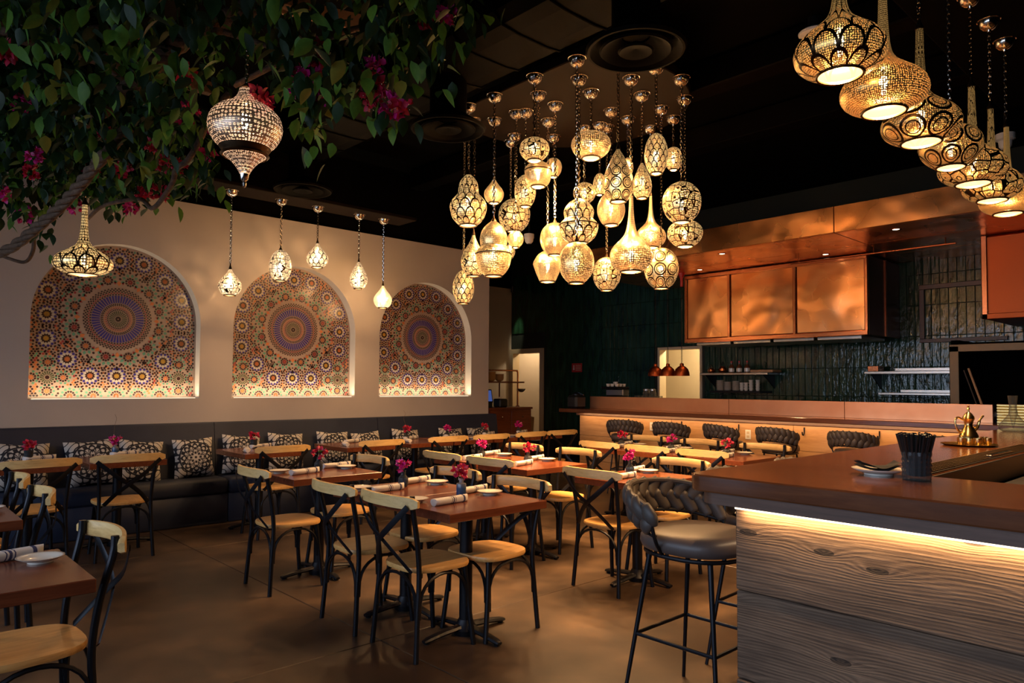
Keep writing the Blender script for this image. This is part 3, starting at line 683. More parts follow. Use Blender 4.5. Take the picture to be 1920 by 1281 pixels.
# ================================================================== LANTERNS
def link_mesh_chain(L, pitch=.027):
    mb = MB(); n = max(2, int(L / pitch)); p = L / n
    for i in range(n):
        z = (i + .5) * p; h = p * .62; w = .0105; pts = []
        for k in range(6):
            a = 2 * PI * k / 6; x = w * math.cos(a); zz = z + h * math.sin(a)
            pts.append((x, 0, zz) if i % 2 else (0, x, zz))
        mb.tube(pts, .0046, 4, True)
    return mb
PROF = {  # (radius, height) bottom to top, both 0..1 ; first point is the open rim
    'sphere': [(.42, 0), (.62, .07), (.84, .2), (.97, .37), (1, .5), (.96, .65), (.82, .8), (.58, .92), (.3, .985), (.12, 1)],
    'egg': [(.48, 0), (.66, .06), (.86, .2), (.98, .36), (1, .46), (.95, .62), (.80, .78), (.56, .91), (.3, .98), (.14, 1)],
    'squat': [(.45, 0), (.66, .08), (.88, .24), (.99, .42), (1, .52), (.95, .68), (.78, .84), (.5, .95), (.25, .99), (.12, 1)],
    'pear': [(.50, 0), (.72, .05), (.90, .14), (.99, .26), (1, .34), (.93, .46), (.78, .58), (.60, .70), (.44, .80), (.28, .89), (.15, .95), (.10, 1)],
    'bell': [(.50, 0), (.70, .05), (.9, .16), (1, .30), (.98, .42), (.80, .56), (.52, .70), (.30, .82), (.16, .92), (.10, 1)],
    'longneck': [(.50, 0), (.74, .04), (.93, .11), (1, .19), (.95, .27), (.78, .34), (.52, .41), (.34, .47), (.23, .55), (.16, .66), (.115, .8), (.09, 1)],
    'onion': [(.50, 0), (.74, .03), (.93, .08), (1, .14), (.96, .205), (.82, .265), (.62, .315), (.42, .365), (.28, .41), (.19, .47), (.14, .58), (.11, .75), (.09, 1)],
    'gourd': [(.46, 0), (.66, .05), (.88, .16), (.99, .30), (1, .38), (.92, .46), (.80, .51), (.74, .55), (.77, .62), (.78, .70), (.70, .80), (.54, .89), (.32, .96), (.14, 1)],
    'gourdtop': [(.46, 0), (.66, .05), (.88, .16), (.99, .30), (1, .38), (.92, .47), (.74, .55), (.60, .61), (.55, .66), (.54, .74), (.48, .84), (.34, .92), (.2, .97), (.12, 1)],
    'cup': [(.52, 0), (.72, .06), (.90, .2), (.97, .4), (1, .62), (.98, .68), (.80, .80), (.5, .9), (.26, .97), (.12, 1)],
    'hex': [(.50, 0), (.60, .06), (.80, .28), (.97, .50), (1, .56), (.94, .66), (.74, .82), (.5, .92), (.26, .98), (.12, 1)],
}
LW = {}
def lantern(xy, zb, zt, rad, typ, mat, label, zcan=3.9, group='cluster of pierced metal lanterns', power=105.0, canopy=True, name='pierced_lantern', hollow=True):
    g = thing(name, label, 'lantern', (xy[0], xy[1], zb), random.uniform(0, 6), group)
    h = zt - zb; pr = PROF[typ]; bz = max(h * (.20 if typ in ('onion', 'longneck') else .42), .088)
    prof = []
    for i in range(len(pr) - 1):     # smooth subdivide
        for k in range(3):
            t = k / 3; a = pr[max(i - 1, 0)]; b = pr[i]; c = pr[i + 1]; d = pr[min(i + 2, len(pr) - 1)]
            q = [0.5 * (2 * b[m] + (c[m] - a[m]) * t + (2 * a[m] - 5 * b[m] + 4 * c[m] - d[m]) * t * t + (3 * b[m] - a[m] - 3 * c[m] + d[m]) * t ** 3) for m in (0, 1)]
            prof.append((max(q[0], .05) * rad, q[1] * h))
    prof.append((pr[-1][0] * rad, h))
    MB().lathe(prof, 32, uvscale=1 / (2 * PI * rad)).obj('shade', mat, g)
    rr = pr[0][0] * rad
    MB().lathe([(rr - .004, .006), (rr + .003, .004), (rr + .007, -.003), (rr + .003, -.009), (rr - .005, -.006), (rr - .004, .006)], 28, cap=False).obj('rim', 'dark_bronze', g)
    if typ in ('gourd', 'cup'):
        bi = .60 if typ == 'cup' else .40
        rb_ = max(p[0] for p in prof); MB().lathe([(rb_ * .985, h * bi - .006), (rb_ + .005, h * bi - .003), (rb_ + .005, h * bi + .003), (rb_ * .985, h * bi + .006)], 32, cap=False).obj('band', 'dark_bronze', g)
    MB().lathe([(0.0001, .0), (rr * .6, .0), (rr - .004, .0)], 28, uvscale=1).obj('diffuser', 'diffuser_glass', g)
    MB().lathe([(.0001, .05), (.010, .047), (.019, .035), (.022, .02), (.016, .004), (.011, -.015), (.011, -.04), (.0001, -.041)][::-1], 12, (0, 0, bz)).obj('bulb', 'bulb_glow', g)
    rt_ = pr[-1][0] * rad
    MB().lathe([(rt_ + .004, h - .012), (rt_ + .003, h + .004), (rt_ * .6 + .003, h + .018), (.007, h + .032), (.006, h + .05)], 16).obj('cap', 'dark_bronze', g)
    L = zcan - zt - .05 - (.05 if canopy else 0)
    if L > .02: link_mesh_chain(L).obj('chain', 'chrome', g, (0, 0, h + .05))
    if canopy:
        MB().lathe([(.008, -.078), (.012, -.066), (.03, -.062), (.050, -.047), (.061, -.025), (.064, -.005), (.070, -.003), (.070, 0)], 24, (0, 0, zcan - zb)).obj('canopy', 'chrome', g)
    point('lantern_bulb', (0, 0, bz - .066), power, WARM, .02, g)
    return g
K4 = 0.406
CLUSTER = [
 (147, 305, 600, 838, 172, 'gourdtop', 'lantern_scale', 'pear-topped scale pattern lantern at far left of ceiling cluster'),
 (264, 368, 615, 732, 92, 'bell', 'lantern_dots', 'small bell lantern between two larger ones, upper left of cluster'),
 (358, 440, 715, 865, 148, 'sphere', 'lantern_arab', 'round fretwork lantern behind the big banded lantern, left of cluster'),
 (408, 330, 600, 748, 100, 'egg', 'lantern_arab', 'egg shaped lantern with leaf fretwork, under the cup lantern'),
 (450, 170, 425, 530, 140, 'squat', 'lantern_arab', 'squat curved-line lantern highest on the left of the cluster'),
 (467, 250, 530, 653, 125, 'cup', 'lantern_dots', 'cup shaped banded lantern just below the squat curved-line one'),
 (537, 445, 520, 607, 78, 'squat', 'lantern_dots', 'small flattened lantern peeking out right of the cup lantern'),
 (710, 240, 395, 517, 185, 'squat', 'lantern_dots', 'wide flattened pinhole lantern high in the cluster centre'),
 (835, 110, 470, 722, 145, 'pear', 'lantern_circles', 'large teardrop lantern with ringed circles, centre of cluster'),
 (750, 390, 590, 690, 62, 'egg', 'lantern_scale', 'small lantern half hidden behind the large teardrop lantern'),
 (803, 325, 680, 833, 130, 'egg', 'lantern_dots', 'plain pinhole egg lantern below the large teardrop'),
 (945, 252, 535, 705, 90, 'pear', 'lantern_arab', 'slim bottle lantern with diamond fretwork right of large teardrop'),
 (1010, 125, 400, 588, 110, 'egg', 'lantern_scale', 'tall egg lantern with fish scales, upper right of cluster'),
 (1090, 360, 465, 570, 85, 'sphere', 'lantern_arab', 'small round lantern peeking out right of tall fish-scale egg'),
 (880, 362, 515, 600, 50, 'egg', 'lantern_dots', 'tiny lantern wedged between large teardrop and slim bottle lantern'),
 (1127, 178, 630, 817, 178, 'sphere', 'lantern_arab', 'large round swirl fretwork lantern at the right of the cluster'),
 (1142, 270, 810, 930, 162, 'squat', 'lantern_arab', 'squat fretwork lantern directly beneath the large round swirl one'),
 (985, 405, 690, 937, 140, 'longneck', 'lantern_dots', 'smaller long-necked onion lantern behind the larger long-necked one'),
 (895, 178, 690, 1050, 198, 'longneck', 'lantern_dots', 'largest long-necked onion lantern, low in the cluster'),
 (1033, 315, 940, 1127, 158, 'sphere', 'lantern_circles', 'round lantern with ringed circles, lowest at right of cluster'),
 (783, 400, 985, 1138, 130, 'sphere', 'lantern_arab', 'lowest small round fretwork lantern in middle of cluster'),
 (645, 90, 915, 1105, 165, 'sphere', 'lantern_dots', 'round pinhole globe lantern low in middle of cluster'),
 (655, 178, 710, 918, 180, 'gourd', 'lantern_scale', 'double-bulge fish-scale lantern directly above the pinhole globe'),
 (680, 405, 635, 730, 105, 'sphere', 'lantern_arab', 'small round lantern rising behind the double-bulge fish-scale one'),
 (545, 298, 825, 975, 138, 'sphere', 'lantern_dots', 'round pinhole lantern stacked in front of angular one'),
 (512, 372, 955, 1100, 135, 'hex', 'lantern_dots', 'angular waisted pinhole lantern left of the low pinhole globe'),
 (265, 258, 820, 1075, 165, 'gourd', 'lantern_dots', 'big banded double-bulge pinhole lantern, lower left of cluster'),
 (365, 335, 865, 940, 75, 'sphere', 'lantern_dots', 'small round lantern just right of big banded lantern'),
 (340, 468, 925, 990, 46, 'egg', 'lantern_arab', 'tiny fretwork lantern half hidden right of big banded lantern'),
 (172, 370, 880, 1075, 115, 'bell', 'lantern_arab', 'bell fretwork lantern tucked left behind big banded lantern'),
 (127, 405, 1050, 1203, 100, 'egg', 'lantern_scale', 'lowest egg-shaped fish-scale lantern at bottom left of cluster'),
]
for cx, cy, tp, bt, w, typ, mat, lab in CLUSTER:
    px = 820 + cx * K4; cyp = 80 + cy * K4
    p = onZ(px, cyp, 3.87); d = depth((p.x, p.y, 1.45))
    zt = zpx(80 + tp * K4, p); zb = zpx(80 + bt * K4, p); rad = w * K4 / F * d / 2
    lantern((p.x, p.y), zb, zt, rad, typ, mat, lab)
BARROW = [(3.095, 2.80, .188, 'row_scale', 'largest fish-scale onion lantern, first in the row over the bar'), (3.60, 2.775, .195, 'row_dots', 'plain pinhole onion lantern, second in the bar row'),
          (4.12, 2.75, .192, 'row_circles', 'onion lantern with ringed flowers, third in the bar row'), (4.62, 2.725, .165, 'row_circles', 'rounder ringed lantern, fourth in the bar row'),
          (5.06, 2.715, .192, 'row_arab', 'swirl fretwork onion lantern, fifth in the bar row'), (5.49, 2.69, .175, 'row_arab', 'fretwork onion lantern, sixth in the bar row'),
          (5.89, 2.67, .175, 'row_dots', 'pinhole onion lantern at far end of the bar row')]
for x, zb, r, mat, lab in BARROW:
    lantern((x, 1.26), zb, zb + (.24 if r < .17 else .62), r, 'squat' if r < .17 else 'onion', mat, lab, 3.9, 'onion lanterns in a row over the bar', 100.0)
WALLP = [(431, 505, 556, 42, 'bell', 'lantern_white', 'small white-glowing bell pendant left of the middle niche'), (525, 470, 528, 41, 'egg', 'lantern_white', 'small egg pendant with swirl cutouts at the left of the middle arch'),
         (594, 455, 502, 40, 'bell', 'lantern_white_scale', 'small fish-scale bell pendant hung highest above the middle niche'), (672, 490, 542, 33, 'pear', 'lantern_white', 'slim teardrop pendant between middle and right niches'),
         (718, 535, 578, 34, 'bell', 'lantern_white_dots', 'lowest plain bell pendant left of the right niche')]
for px, tp, bt, w, typ, mat, lab in WALLP:
    r_ = ray(px, 540); p = EYE + r_ * (7.6 / r_.y); d = depth((p.x, p.y, 1.45))
    lantern((p.x, p.y), zpx(bt, p), zpx(tp, p), w / F * d / 2, typ, mat, lab, 3.52, 'small pendants along the niche wall', 36)
# lantern hung from the vine, fish scale with long neck
lantern((1.32, 6.38), 2.30, 2.86, .21, 'onion', 'lantern_scale', 'fish-scale onion lantern hanging from the vine before the left niche', 3.25, 'lanterns hung from the vine', 22, canopy=False)
# large drop lantern with pointed tail
p = atd(460, 250, 4.16); zt, zb = zpx(162, p), zpx(352, p); g = thing('drop_lantern', 'large woven-pattern teardrop lantern with pointed tail hanging under the vine', 'lantern', (p.x, p.y, zb), 0, 'lanterns hung from the vine')
h = zt - zb; R_ = .208
pr = bez([(.36, .40), (.55, .42), (.80, .47), (.98, .56), (1.0, .62), (.92, .71), (.70, .79), (.42, .86), (.24, .92), (.20, .97), (.19, 1.0)][0:0] or [(x, 0, z) for x, z in [(.50, .365), (.66, .40), (.86, .47), (.98, .56), (1.0, .63), (.93, .72), (.72, .80), (.42, .86), (.26, .92), (.20, .97), (.18, 1.0)]], 3)
MB().lathe([(q.x * R_, q.z * h) for q in pr], 40, uvscale=1 / (2 * PI * R_)).obj('shade', 'lantern_weave', g)
MB().lathe([(.60 * R_, .315 * h), (.66 * R_, .33 * h), (.60 * R_, .355 * h), (.64 * R_, .372 * h), (.70 * R_, .405 * h)], 40, cap=False).obj('collar_band', 'dark_bronze', g)
pr = bez([(x, 0, z) for x, z in [(.13, .14), (.22, .20), (.38, .27), (.58, .325)]], 4)
MB().lathe([(q.x * R_, q.z * h) for q in pr], 32, uvscale=1 / (2 * PI * R_)).obj('lower_cone', 'lantern_weave', g)
MB().lathe([(.0005, 0), (.012, .01), (.014, .03), (.009, .036), (.022, .09 * h), (.028, .14 * h)], 20).obj('finial', 'chrome', g)
MB().lathe([(.0001, -.04), (.012, -.04), (.022, .0), (.026, .03), (.018, .055), (.0001, .065)], 12, (0, 0, h * .66)).obj('bulb', 'bulb_glow', g)
MB().lathe([(.18 * R_, h), (.2 * R_, h + .004), (.02, h + .02), (.006, h + .04)], 16).obj('cap', 'dark_bronze', g)
link_mesh_chain(.55).obj('chain', 'chrome', g, (0, 0, h + .04))
point('lantern_bulb', (0, 0, h * .56), 40, WARM, .02, g)

# ================================================================== BANQUETTE AND CUSHIONS
for k, (a, b, lab) in enumerate(((-1.2, .87, 'navy vinyl banquette section at the left picture edge'), (.87, 2.95, 'navy vinyl banquette section under the left niche'), (2.95, 5.03, 'navy vinyl banquette section under the middle niche'), (5.03, 7.10, 'navy vinyl banquette section under the right niche'))):
    g = thing('banquette', lab, 'banquette', ((a + b) / 2, 7.8, 0), 0, 'banquette sections along the niche wall'); w = (b - a) / 2 - .003
    MB().rbox(-w, w, -.27, .26, .0, .30, .008).obj('base', 'navy_vinyl', g, smooth=50)
    MB().rbox(-w, w, -.29, .20, .30, .46, .03).obj('seat', 'navy_vinyl', g, smooth=50)
    m = MB(); pf = [(.10, .46), (.17, 1.0), (.185, 1.02), (.29, 1.02), (.30, 1.0), (.30, .3), (.10, .3)]
    vs = [(x, y, z) for x in (-w, w) for y, z in pf]; n7 = len(pf)
    m.add(vs, [tuple(range(n7)), tuple(range(2 * n7 - 1, n7 - 1, -1))] + [(i, i + n7, (i + 1) % n7 + n7, (i + 1) % n7) for i in range(n7)])
    m.obj('backrest', 'navy_vinyl', g, smooth=30)
def cushion_mesh():
    m = MB(); s = .21
    def f(sg):
        def g(u, v):
            x, y = u * 2 - 1, v * 2 - 1; e = (1 - x ** 4) * (1 - y ** 4)
            pin = 1 - .10 * (1 - abs(x)) * (abs(y) ** 3) - 0; pin2 = 1 - .10 * (1 - abs(y)) * (abs(x) ** 3)
            return (x * s * pin2, sg * (.075 * max(e, 0) ** .45), y * s * pin)
        return g
    m.sheet(f(-1), 16, 16); b = len(m.f); m.sheet(f(1), 16, 16)
    m.f = m.f[:b] + [q[::-1] for q in m.f[b:]]
    for i in range(b, len(m.f)): m.uv[i] = m.uv[i][::-1]
    return m.mesh('cushion', 'cushion_damask', 60)
CU = cushion_mesh()
for x, rx, ry, sc, lab in ((.62, .3, .0, 1, 'black and white cushion at far left, cut by the picture edge'), (1.17, .34, .05, 1.05, 'damask cushion left of the first flower vase on the banquette'), (1.74, .36, -.06, 1.06, 'damask cushion between the two leftmost banquette chairs'), (2.17, .32, .12, 1.0, 'damask cushion behind the second banquette chair from the left'),
                           (2.69, .22, -.03, .98, 'damask cushion showing its full star rosette, beside the banquette seam'), (3.20, .3, .08, 1.02, 'damask cushion behind the left end of third banquette table'), (3.72, .32, .07, 1.02, 'damask cushion behind the third banquette chair'),
                           (4.32, .26, .05, 1.0, 'damask cushion left of the fourth banquette table'), (4.80, .34, -.05, .95, 'damask cushion behind the fourth banquette chair'), (5.38, .32, .08, .98, 'damask cushion left of the second banquette seam flowers'), (6.14, .34, .05, .95, 'damask cushion second from the wall end'), (6.66, .3, -.06, .95, 'damask cushion nearest the wall end')):
    c = mobj('cushion', CU, None, (x, 7.83, .46 + .205 * sc), (-rx * .8, ry, 0), (sc, sc, sc)); tag(c, lab, 'cushion', 'black and white cushions on the banquette')

# ================================================================== CHAIRS
def make_chair():
    t = thing('bistro_chair', 'x', 'chair')
    # seat
    N = 36; ol = []
    for k in range(N):
        a = 2 * PI * k / N; c, s_ = math.cos(a), math.sin(a); e = 2 / 3.2
        x = math.copysign(abs(c) ** e, c); y = math.copysign(abs(s_) ** e, s_); ol.append((x * (.205 + .012 * y), y * .205))
    m = MB(); lay = [(.90, .442), (.985, .444), (1, .452), (1, .462), (.985, .470), (.86, .471), (.45, .468)]; vs = []
    for q, z in lay: vs += [(x * q, y * q, z) for x, y in ol]
    fs = [(l * N + i, l * N + (i + 1) % N, (l + 1) * N + (i + 1) % N, (l + 1) * N + i) for l in range(len(lay) - 1) for i in range(N)]
    fs += [tuple(range(N))[::-1], tuple((len(lay) - 1) * N + i for i in range(N))]; m.add(vs, fs); m.obj('seat', 'seat_wood', t)
    # curved top rail, behind the posts
    m = MB(); sec = [(-.012, -.030), (.004, -.034), (.013, -.026), (.014, .022), (.005, .032), (-.010, .030)]; vs = []; NS_ = 18
    for i in range(NS_ + 1):
        u = i / NS_ * 2 - 1; x = .275 * u; y = -.316 + .062 * u * u; e = 1 - max(0, abs(u) - .86) * 3.2
        sl = .45 * u; ca, sa = math.cos(sl), math.sin(sl)
        for (a, b) in sec: vs.append((x - a * sa, y + a * ca, .832 + b * e + .006 * (1 - u * u)))
    k6 = len(sec); fs = [(i * k6 + q, (i + 1) * k6 + q, (i + 1) * k6 + (q + 1) % k6, i * k6 + (q + 1) % k6) for i in range(NS_) for q in range(k6)]
    fs += [tuple(range(k6)), tuple(NS_ * k6 + q for q in range(k6))[::-1]]; m.add(vs, fs); m.obj('backrest', 'chair_wood', t, smooth=50)
    for s_ in (-1, 1):
        MB().tube(bez([(s_ * .213, -.215, 0), (s_ * .20, -.200, .22), (s_ * .192, -.186, .44), (s_ * .198, -.205, .62), (s_ * .212, -.245, .80), (s_ * .213, -.25, .868)], 4), .0145, 10).obj('leg', 'black_metal', t)
        MB().tube(bez([(s_ * .19, .190, 0), (s_ * .175, .165, .22), (s_ * .160, .145, .445)], 4), .0145, 10).obj('leg', 'black_metal', t)
    for s_ in (-1, 1):
        pts = bez([(s_ * .235, -.296, .818), (s_ * .10, -.318, .70), (0, -.305 - .006 * s_, .625), (-s_ * .09, -.265, .545), (-s_ * .165, -.215, .455)], 5)
        MB().tube(pts, .017, 8, flat=(.16, 1.0), up=(0, 1, 0.25)).obj('cross_brace', 'black_metal', t)
    L = [(-.20, -.20), (.20, -.20), (.172, .163), (-.172, .163)]
    for i in range(4):
        a, b = Vector(L[i]), Vector(L[(i + 1) % 4]); pts = []
        for q in range(15):
            th = PI * q / 14; u = .5 - .5 * math.cos(th) * .93; pts.append(((a + (b - a) * u)[0], (a + (b - a) * u)[1], .215 + .215 * math.sin(th) ** .6))
        pts = [(p[0], p[1], p[2]) for p in pts]
        MB().tube(pts, .0095, 6).obj('hoop', 'black_metal', t)
    return t
CH = make_chair(); chu = []; KIDS[CH.name] = list(CH.children)
# ================================================================== TABLES
def make_table():
    t = thing('dining_table', 'x', 'table')
    MB().rbox(-.365, .365, -.305, .305, .722, .77, .003).obj('tabletop', 'table_wood', t, smooth=0)
    MB().rbox(-.16, .16, -.16, .16, .705, .722, .004).obj('mounting_plate', 'black_metal', t)
    MB().lathe([(.038, .045), (.038, .705)], 20).obj('column', 'black_metal', t)
    MB().lathe([(.07, .0), (.075, .03), (.055, .055), (.042, .085)], 20).obj('hub', 'black_metal', t)
    f = MB().tube([(.03, 0, .045), (.16, 0, .036), (.27, 0, .022), (.30, 0, .016)], [.032, .029, .026, .018], 8, flat=(.55, 1), up=(0, 0, 1)); f.lathe([(.016, 0), (.018, .012)], 10, (.275, 0, 0))
    fm = f.mesh('foot', 'black_metal')
    for k in range(4): mobj('foot', fm, t, rot=(0, 0, k * PI / 2))
    return t
TB = make_table(); tbu = []; KIDS[TB.name] = list(TB.children)
# small tableware prototypes
def roll_mesh():
    m = MB(); vs = []; L = .26; n = 14; K = 12
    for i in range(K + 1):
        u = i / K; x = -L / 2 + L * u; w = .024 + .004 * math.sin(5 * u) - .006 * (abs(u - .5) > .46)
        for k in range(n):
            a = 2 * PI * k / n; r = 1 + .10 * math.sin(3 * a + 2 * u)
            vs.append((x + .006 * math.cos(a) * (1 if u > .5 else -1), w * 1.15 * math.cos(a) * r + .006 * math.sin(3 * u), max(.0, .021 + .021 * math.sin(a) * r)))
    fs = [(i * n + k, i * n + (k + 1) % n, (i + 1) * n + (k + 1) % n, (i + 1) * n + k) for i in range(K) for k in range(n)]
    fs += [tuple(range(n))[::-1], tuple(K * n + k for k in range(n))]; m.add(vs, fs)
    m.add([(-.10, .02, .001), (.13, .03, .001), (.13, .045, .004), (-.10, .036, .003)], [(0, 1, 2, 3)])
    return m.mesh('napkin', 'napkin_linen', 60)
NAP = roll_mesh()
PLT = MB().lathe([(.0001, .004), (.035, .004), (.036, .0), (.042, 0), (.043, .006), (.062, .012), (.079, .021), (.080, .0225), (.077, .0235), (.06, .0165), (.04, .010), (.0001, .010)], 36).mesh('plate', 'plate_glaze', 50)
VASE = {
 'ribbed': (MB().lathe([(.0001, 0), (.026, 0), (.031, .008), (.033, .014), (.031, .020), (.034, .026), (.032, .032), (.035, .038), (.032, .046), (.034, .052), (.030, .060), (.022, .070), (.016, .076), (.0155, .10), (.018, .106), (.0165, .107), (.013, .10), (.014, .078), (.0001, .07)], 24), 'smoke_blue_glass'),
 'cylinder': (MB().lathe([(.0001, 0), (.028, 0), (.030, .004), (.030, .078), (.027, .086), (.014, .090), (.013, .108), (.0165, .114), (.0145, .115), (.011, .108), (.011, .09), (.0001, .088)], 24), 'blue_glaze'),
 'round': (MB().lathe([(.0001, 0), (.02, 0), (.034, .014), (.039, .032), (.034, .052), (.02, .064), (.014, .070), (.015, .084), (.019, .088), (.017, .089), (.012, .084), (.0001, .07)], 24), 'grey_glass'),
 'tumbler': (MB().lathe([(.0001, 0), (.030, 0), (.033, .01), (.036, .095), (.034, .096), (.030, .012), (.0001, .008)], 24), 'smoke_blue_glass'),
}
VM = {k: m.mesh('vessel', mt, 50) for k, (m, mt) in VASE.items()}
def leaf_mb(L=.06, W=.032, fold=.25, curl=.15):
    m = MB(); pts = []; n = 5
    for i in range(n + 1):
        u = i / n; w = W / 2 * (math.sin(PI * min(1, u * 1.02)) ** .75) * (1.25 - .6 * u); z = -curl * L * u * u
        pts += [(-w, u * L, z + w * fold), (0, u * L, z), (w, u * L, z + w * fold)]
    fs = []
    for i in range(n):
        a = i * 3; fs += [(a, a + 1, a + 4, a + 3), (a + 1, a + 2, a + 5, a + 4)]
    return m.add(pts, fs)
def xform(mb, Mx): mb.v = [tuple(Mx @ Vector(p)) for p in mb.v]; return mb
def join(a, b): a.add(b.v, b.f, None, 0); return a
def bract_cluster(seed, R=.035, n=14, size=.028):
    rnd = random.Random(seed); m = MB()
    for k in range(n):
        d = Vector((rnd.gauss(0, 1), rnd.gauss(0, 1), rnd.gauss(.35, .8))).normalized(); p = d * R * rnd.uniform(.25, .85)
        for q in range(3):
            l = leaf_mb(size * rnd.uniform(.8, 1.2), size * .85, .3, -.25)
            rot = d.to_track_quat('Z', 'Y').to_matrix().to_4x4() @ Matrix.Rotation(2 * PI * q / 3 + rnd.random(), 4, 'Z') @ Matrix.Rotation(math.radians(rnd.uniform(25, 60)), 4, 'X')
            join(m, xform(l, Matrix.Translation(p) @ rot))
    return m
BR = [bract_cluster(s).mesh('flowers', 'magenta' if s % 2 else 'magenta_red', 80) for s in range(4)]
def stam(seed, R=.04, n=7):
    rnd = random.Random(seed); m = MB()
    for k in range(n):
        d = Vector((rnd.gauss(0, 1), rnd.gauss(0, 1), rnd.gauss(.3, 1))).normalized() * R * rnd.uniform(.8, 1.05)
        m.lathe([(.0001, -.003), (.003, 0), (.0001, .003)], 5, tuple(d))
    return m.mesh('stamens', 'stamen', 60)
ST = [stam(s) for s in range(3)]
LFM = {k: leaf_mb(.07, .042).mesh('leaf', k, 60) for k in ('leaf_dark', 'leaf_light', 'leaf_yellow')}
def vase(loc, kind, label, seed, leaf=2, twig=False):
    rnd = random.Random(seed); g = thing('flower_vase', label, 'vase', loc, rnd.uniform(0, 6), 'flower vases on the dining tables')
    mobj('vessel', VM[kind], g); top = {'ribbed': .107, 'cylinder': .115, 'round': .089, 'tumbler': .096}[kind]
    f = mobj('flowers', BR[seed % 4], g, (rnd.uniform(-.008, .008), rnd.uniform(-.008, .008), top + .036), (0, 0, 0), (1.3, 1.3, 1.2)); mobj('stamens', ST[seed % 3], f)
    MB().tube([(0, 0, .02), (.004, 0, top * .7), (0, 0, top + .03)], .0022, 5).obj('stem', 'twig', g)
    for k in range(leaf):
        mobj('leaf', LFM[('leaf_light', 'leaf_yellow', 'leaf_dark')[(seed + k) % 3]], g, (0, 0, top + .03), (rnd.uniform(.1, .8), rnd.uniform(-.4, .4), rnd.uniform(0, 6.28)), (.8, .8, .8))
    if twig:
        MB().tube(bez([(0, 0, top), (.01, .01, top + .10), (.035, 0, top + .17), (.02, -.01, top + .23), (.04, 0, top + .27)], 5), .0012, 4).obj('twig', 'twig', g)
    return g
T = []   # (x, y, orientation, description, occupied sides, vase kind, twig)
tables = [
 (2.685, 3.275, 0, 'the centre table nearest the camera', 'LR', 'cylinder', 0), (2.685, 3.89, 0, 'the centre table second from the camera', 'LR', 'ribbed', 0), (2.685, 5.06, 0, 'the lone table before the middle banquette', 'LR', 'ribbed', 0),
 (4.36, 3.30, 0, 'the table just left of the bar corner', 'LR', 'ribbed', 0), (4.36, 4.42, 0, 'the near table of the middle pair', 'LR', 'round', 0), (4.36, 5.05, 0, 'the far table of the middle pair', 'LR', 'round', 0),
 (6.33, 3.63, 0, 'the far row table nearest the bar', 'LR', 'round', 0), (6.33, 4.28, 0, 'the far row middle table', 'LR', 'round', 0), (6.33, 4.94, 0, 'the far row table farthest from the bar', 'LR', 'round', 0),
 (.285, 3.115, 0, 'the foreground table at the left edge', 'R', None, 0), (.285, 4.54, 0, 'the left edge table behind the foreground one', 'R', None, 0), (.285, 5.36, 0, 'the left edge table nearest the banquette', 'R', None, 0),
 (1.12, 7.12, 1, 'the leftmost banquette table', 'F', 'tumbler', 0), (1.79, 7.12, 1, 'the second banquette table from the left', 'F', 'cylinder', 1), (3.10, 7.12, 1, 'the third banquette table from the left', 'F', 'tumbler', 0),
 (4.20, 7.12, 1, 'the fourth banquette table from the left', 'F', None, 0), (5.02, 7.12, 1, 'the fifth banquette table from the left', 'F', 'round', 1), (5.65, 7.12, 1, 'the sixth banquette table from the left', 'F', 'round', 0), (6.30, 7.12, 1, 'the seventh banquette table from the left', 'F', 'round', 0), (6.93, 7.12, 1, 'the banquette table nearest the wall end', 'F', 'round', 0)]
CY = {0: (3.295, 3.26), 1: (3.86, 3.93), 2: (4.92, 5.06), 3: (3.31, 3.30), 4: (4.36, 4.43), 5: (4.98, 5.16), 6: (3.64, 3.58), 7: (4.24, 4.34), 8: (4.85, 5.07)}
CXL = {0: 2.415, 1: 2.40, 2: 2.36, 3: 4.11, 4: 4.06, 5: 4.06, 6: 6.03, 7: 6.02, 8: 6.02}
CXR = {0: 2.84, 1: 2.86, 2: 2.87, 3: 4.66, 4: 4.70, 5: 4.70, 6: 6.60, 7: 6.62, 8: 6.62, 9: .50, 10: .52, 11: .53}
CYR = {9: 3.23, 10: 4.62, 11: 5.42}
CXF = {12: 1.07, 13: 1.71, 14: 3.02, 15: 4.14, 16: 5.02, 17: 5.65, 18: 6.31, 19: 6.88}
nseed = 0
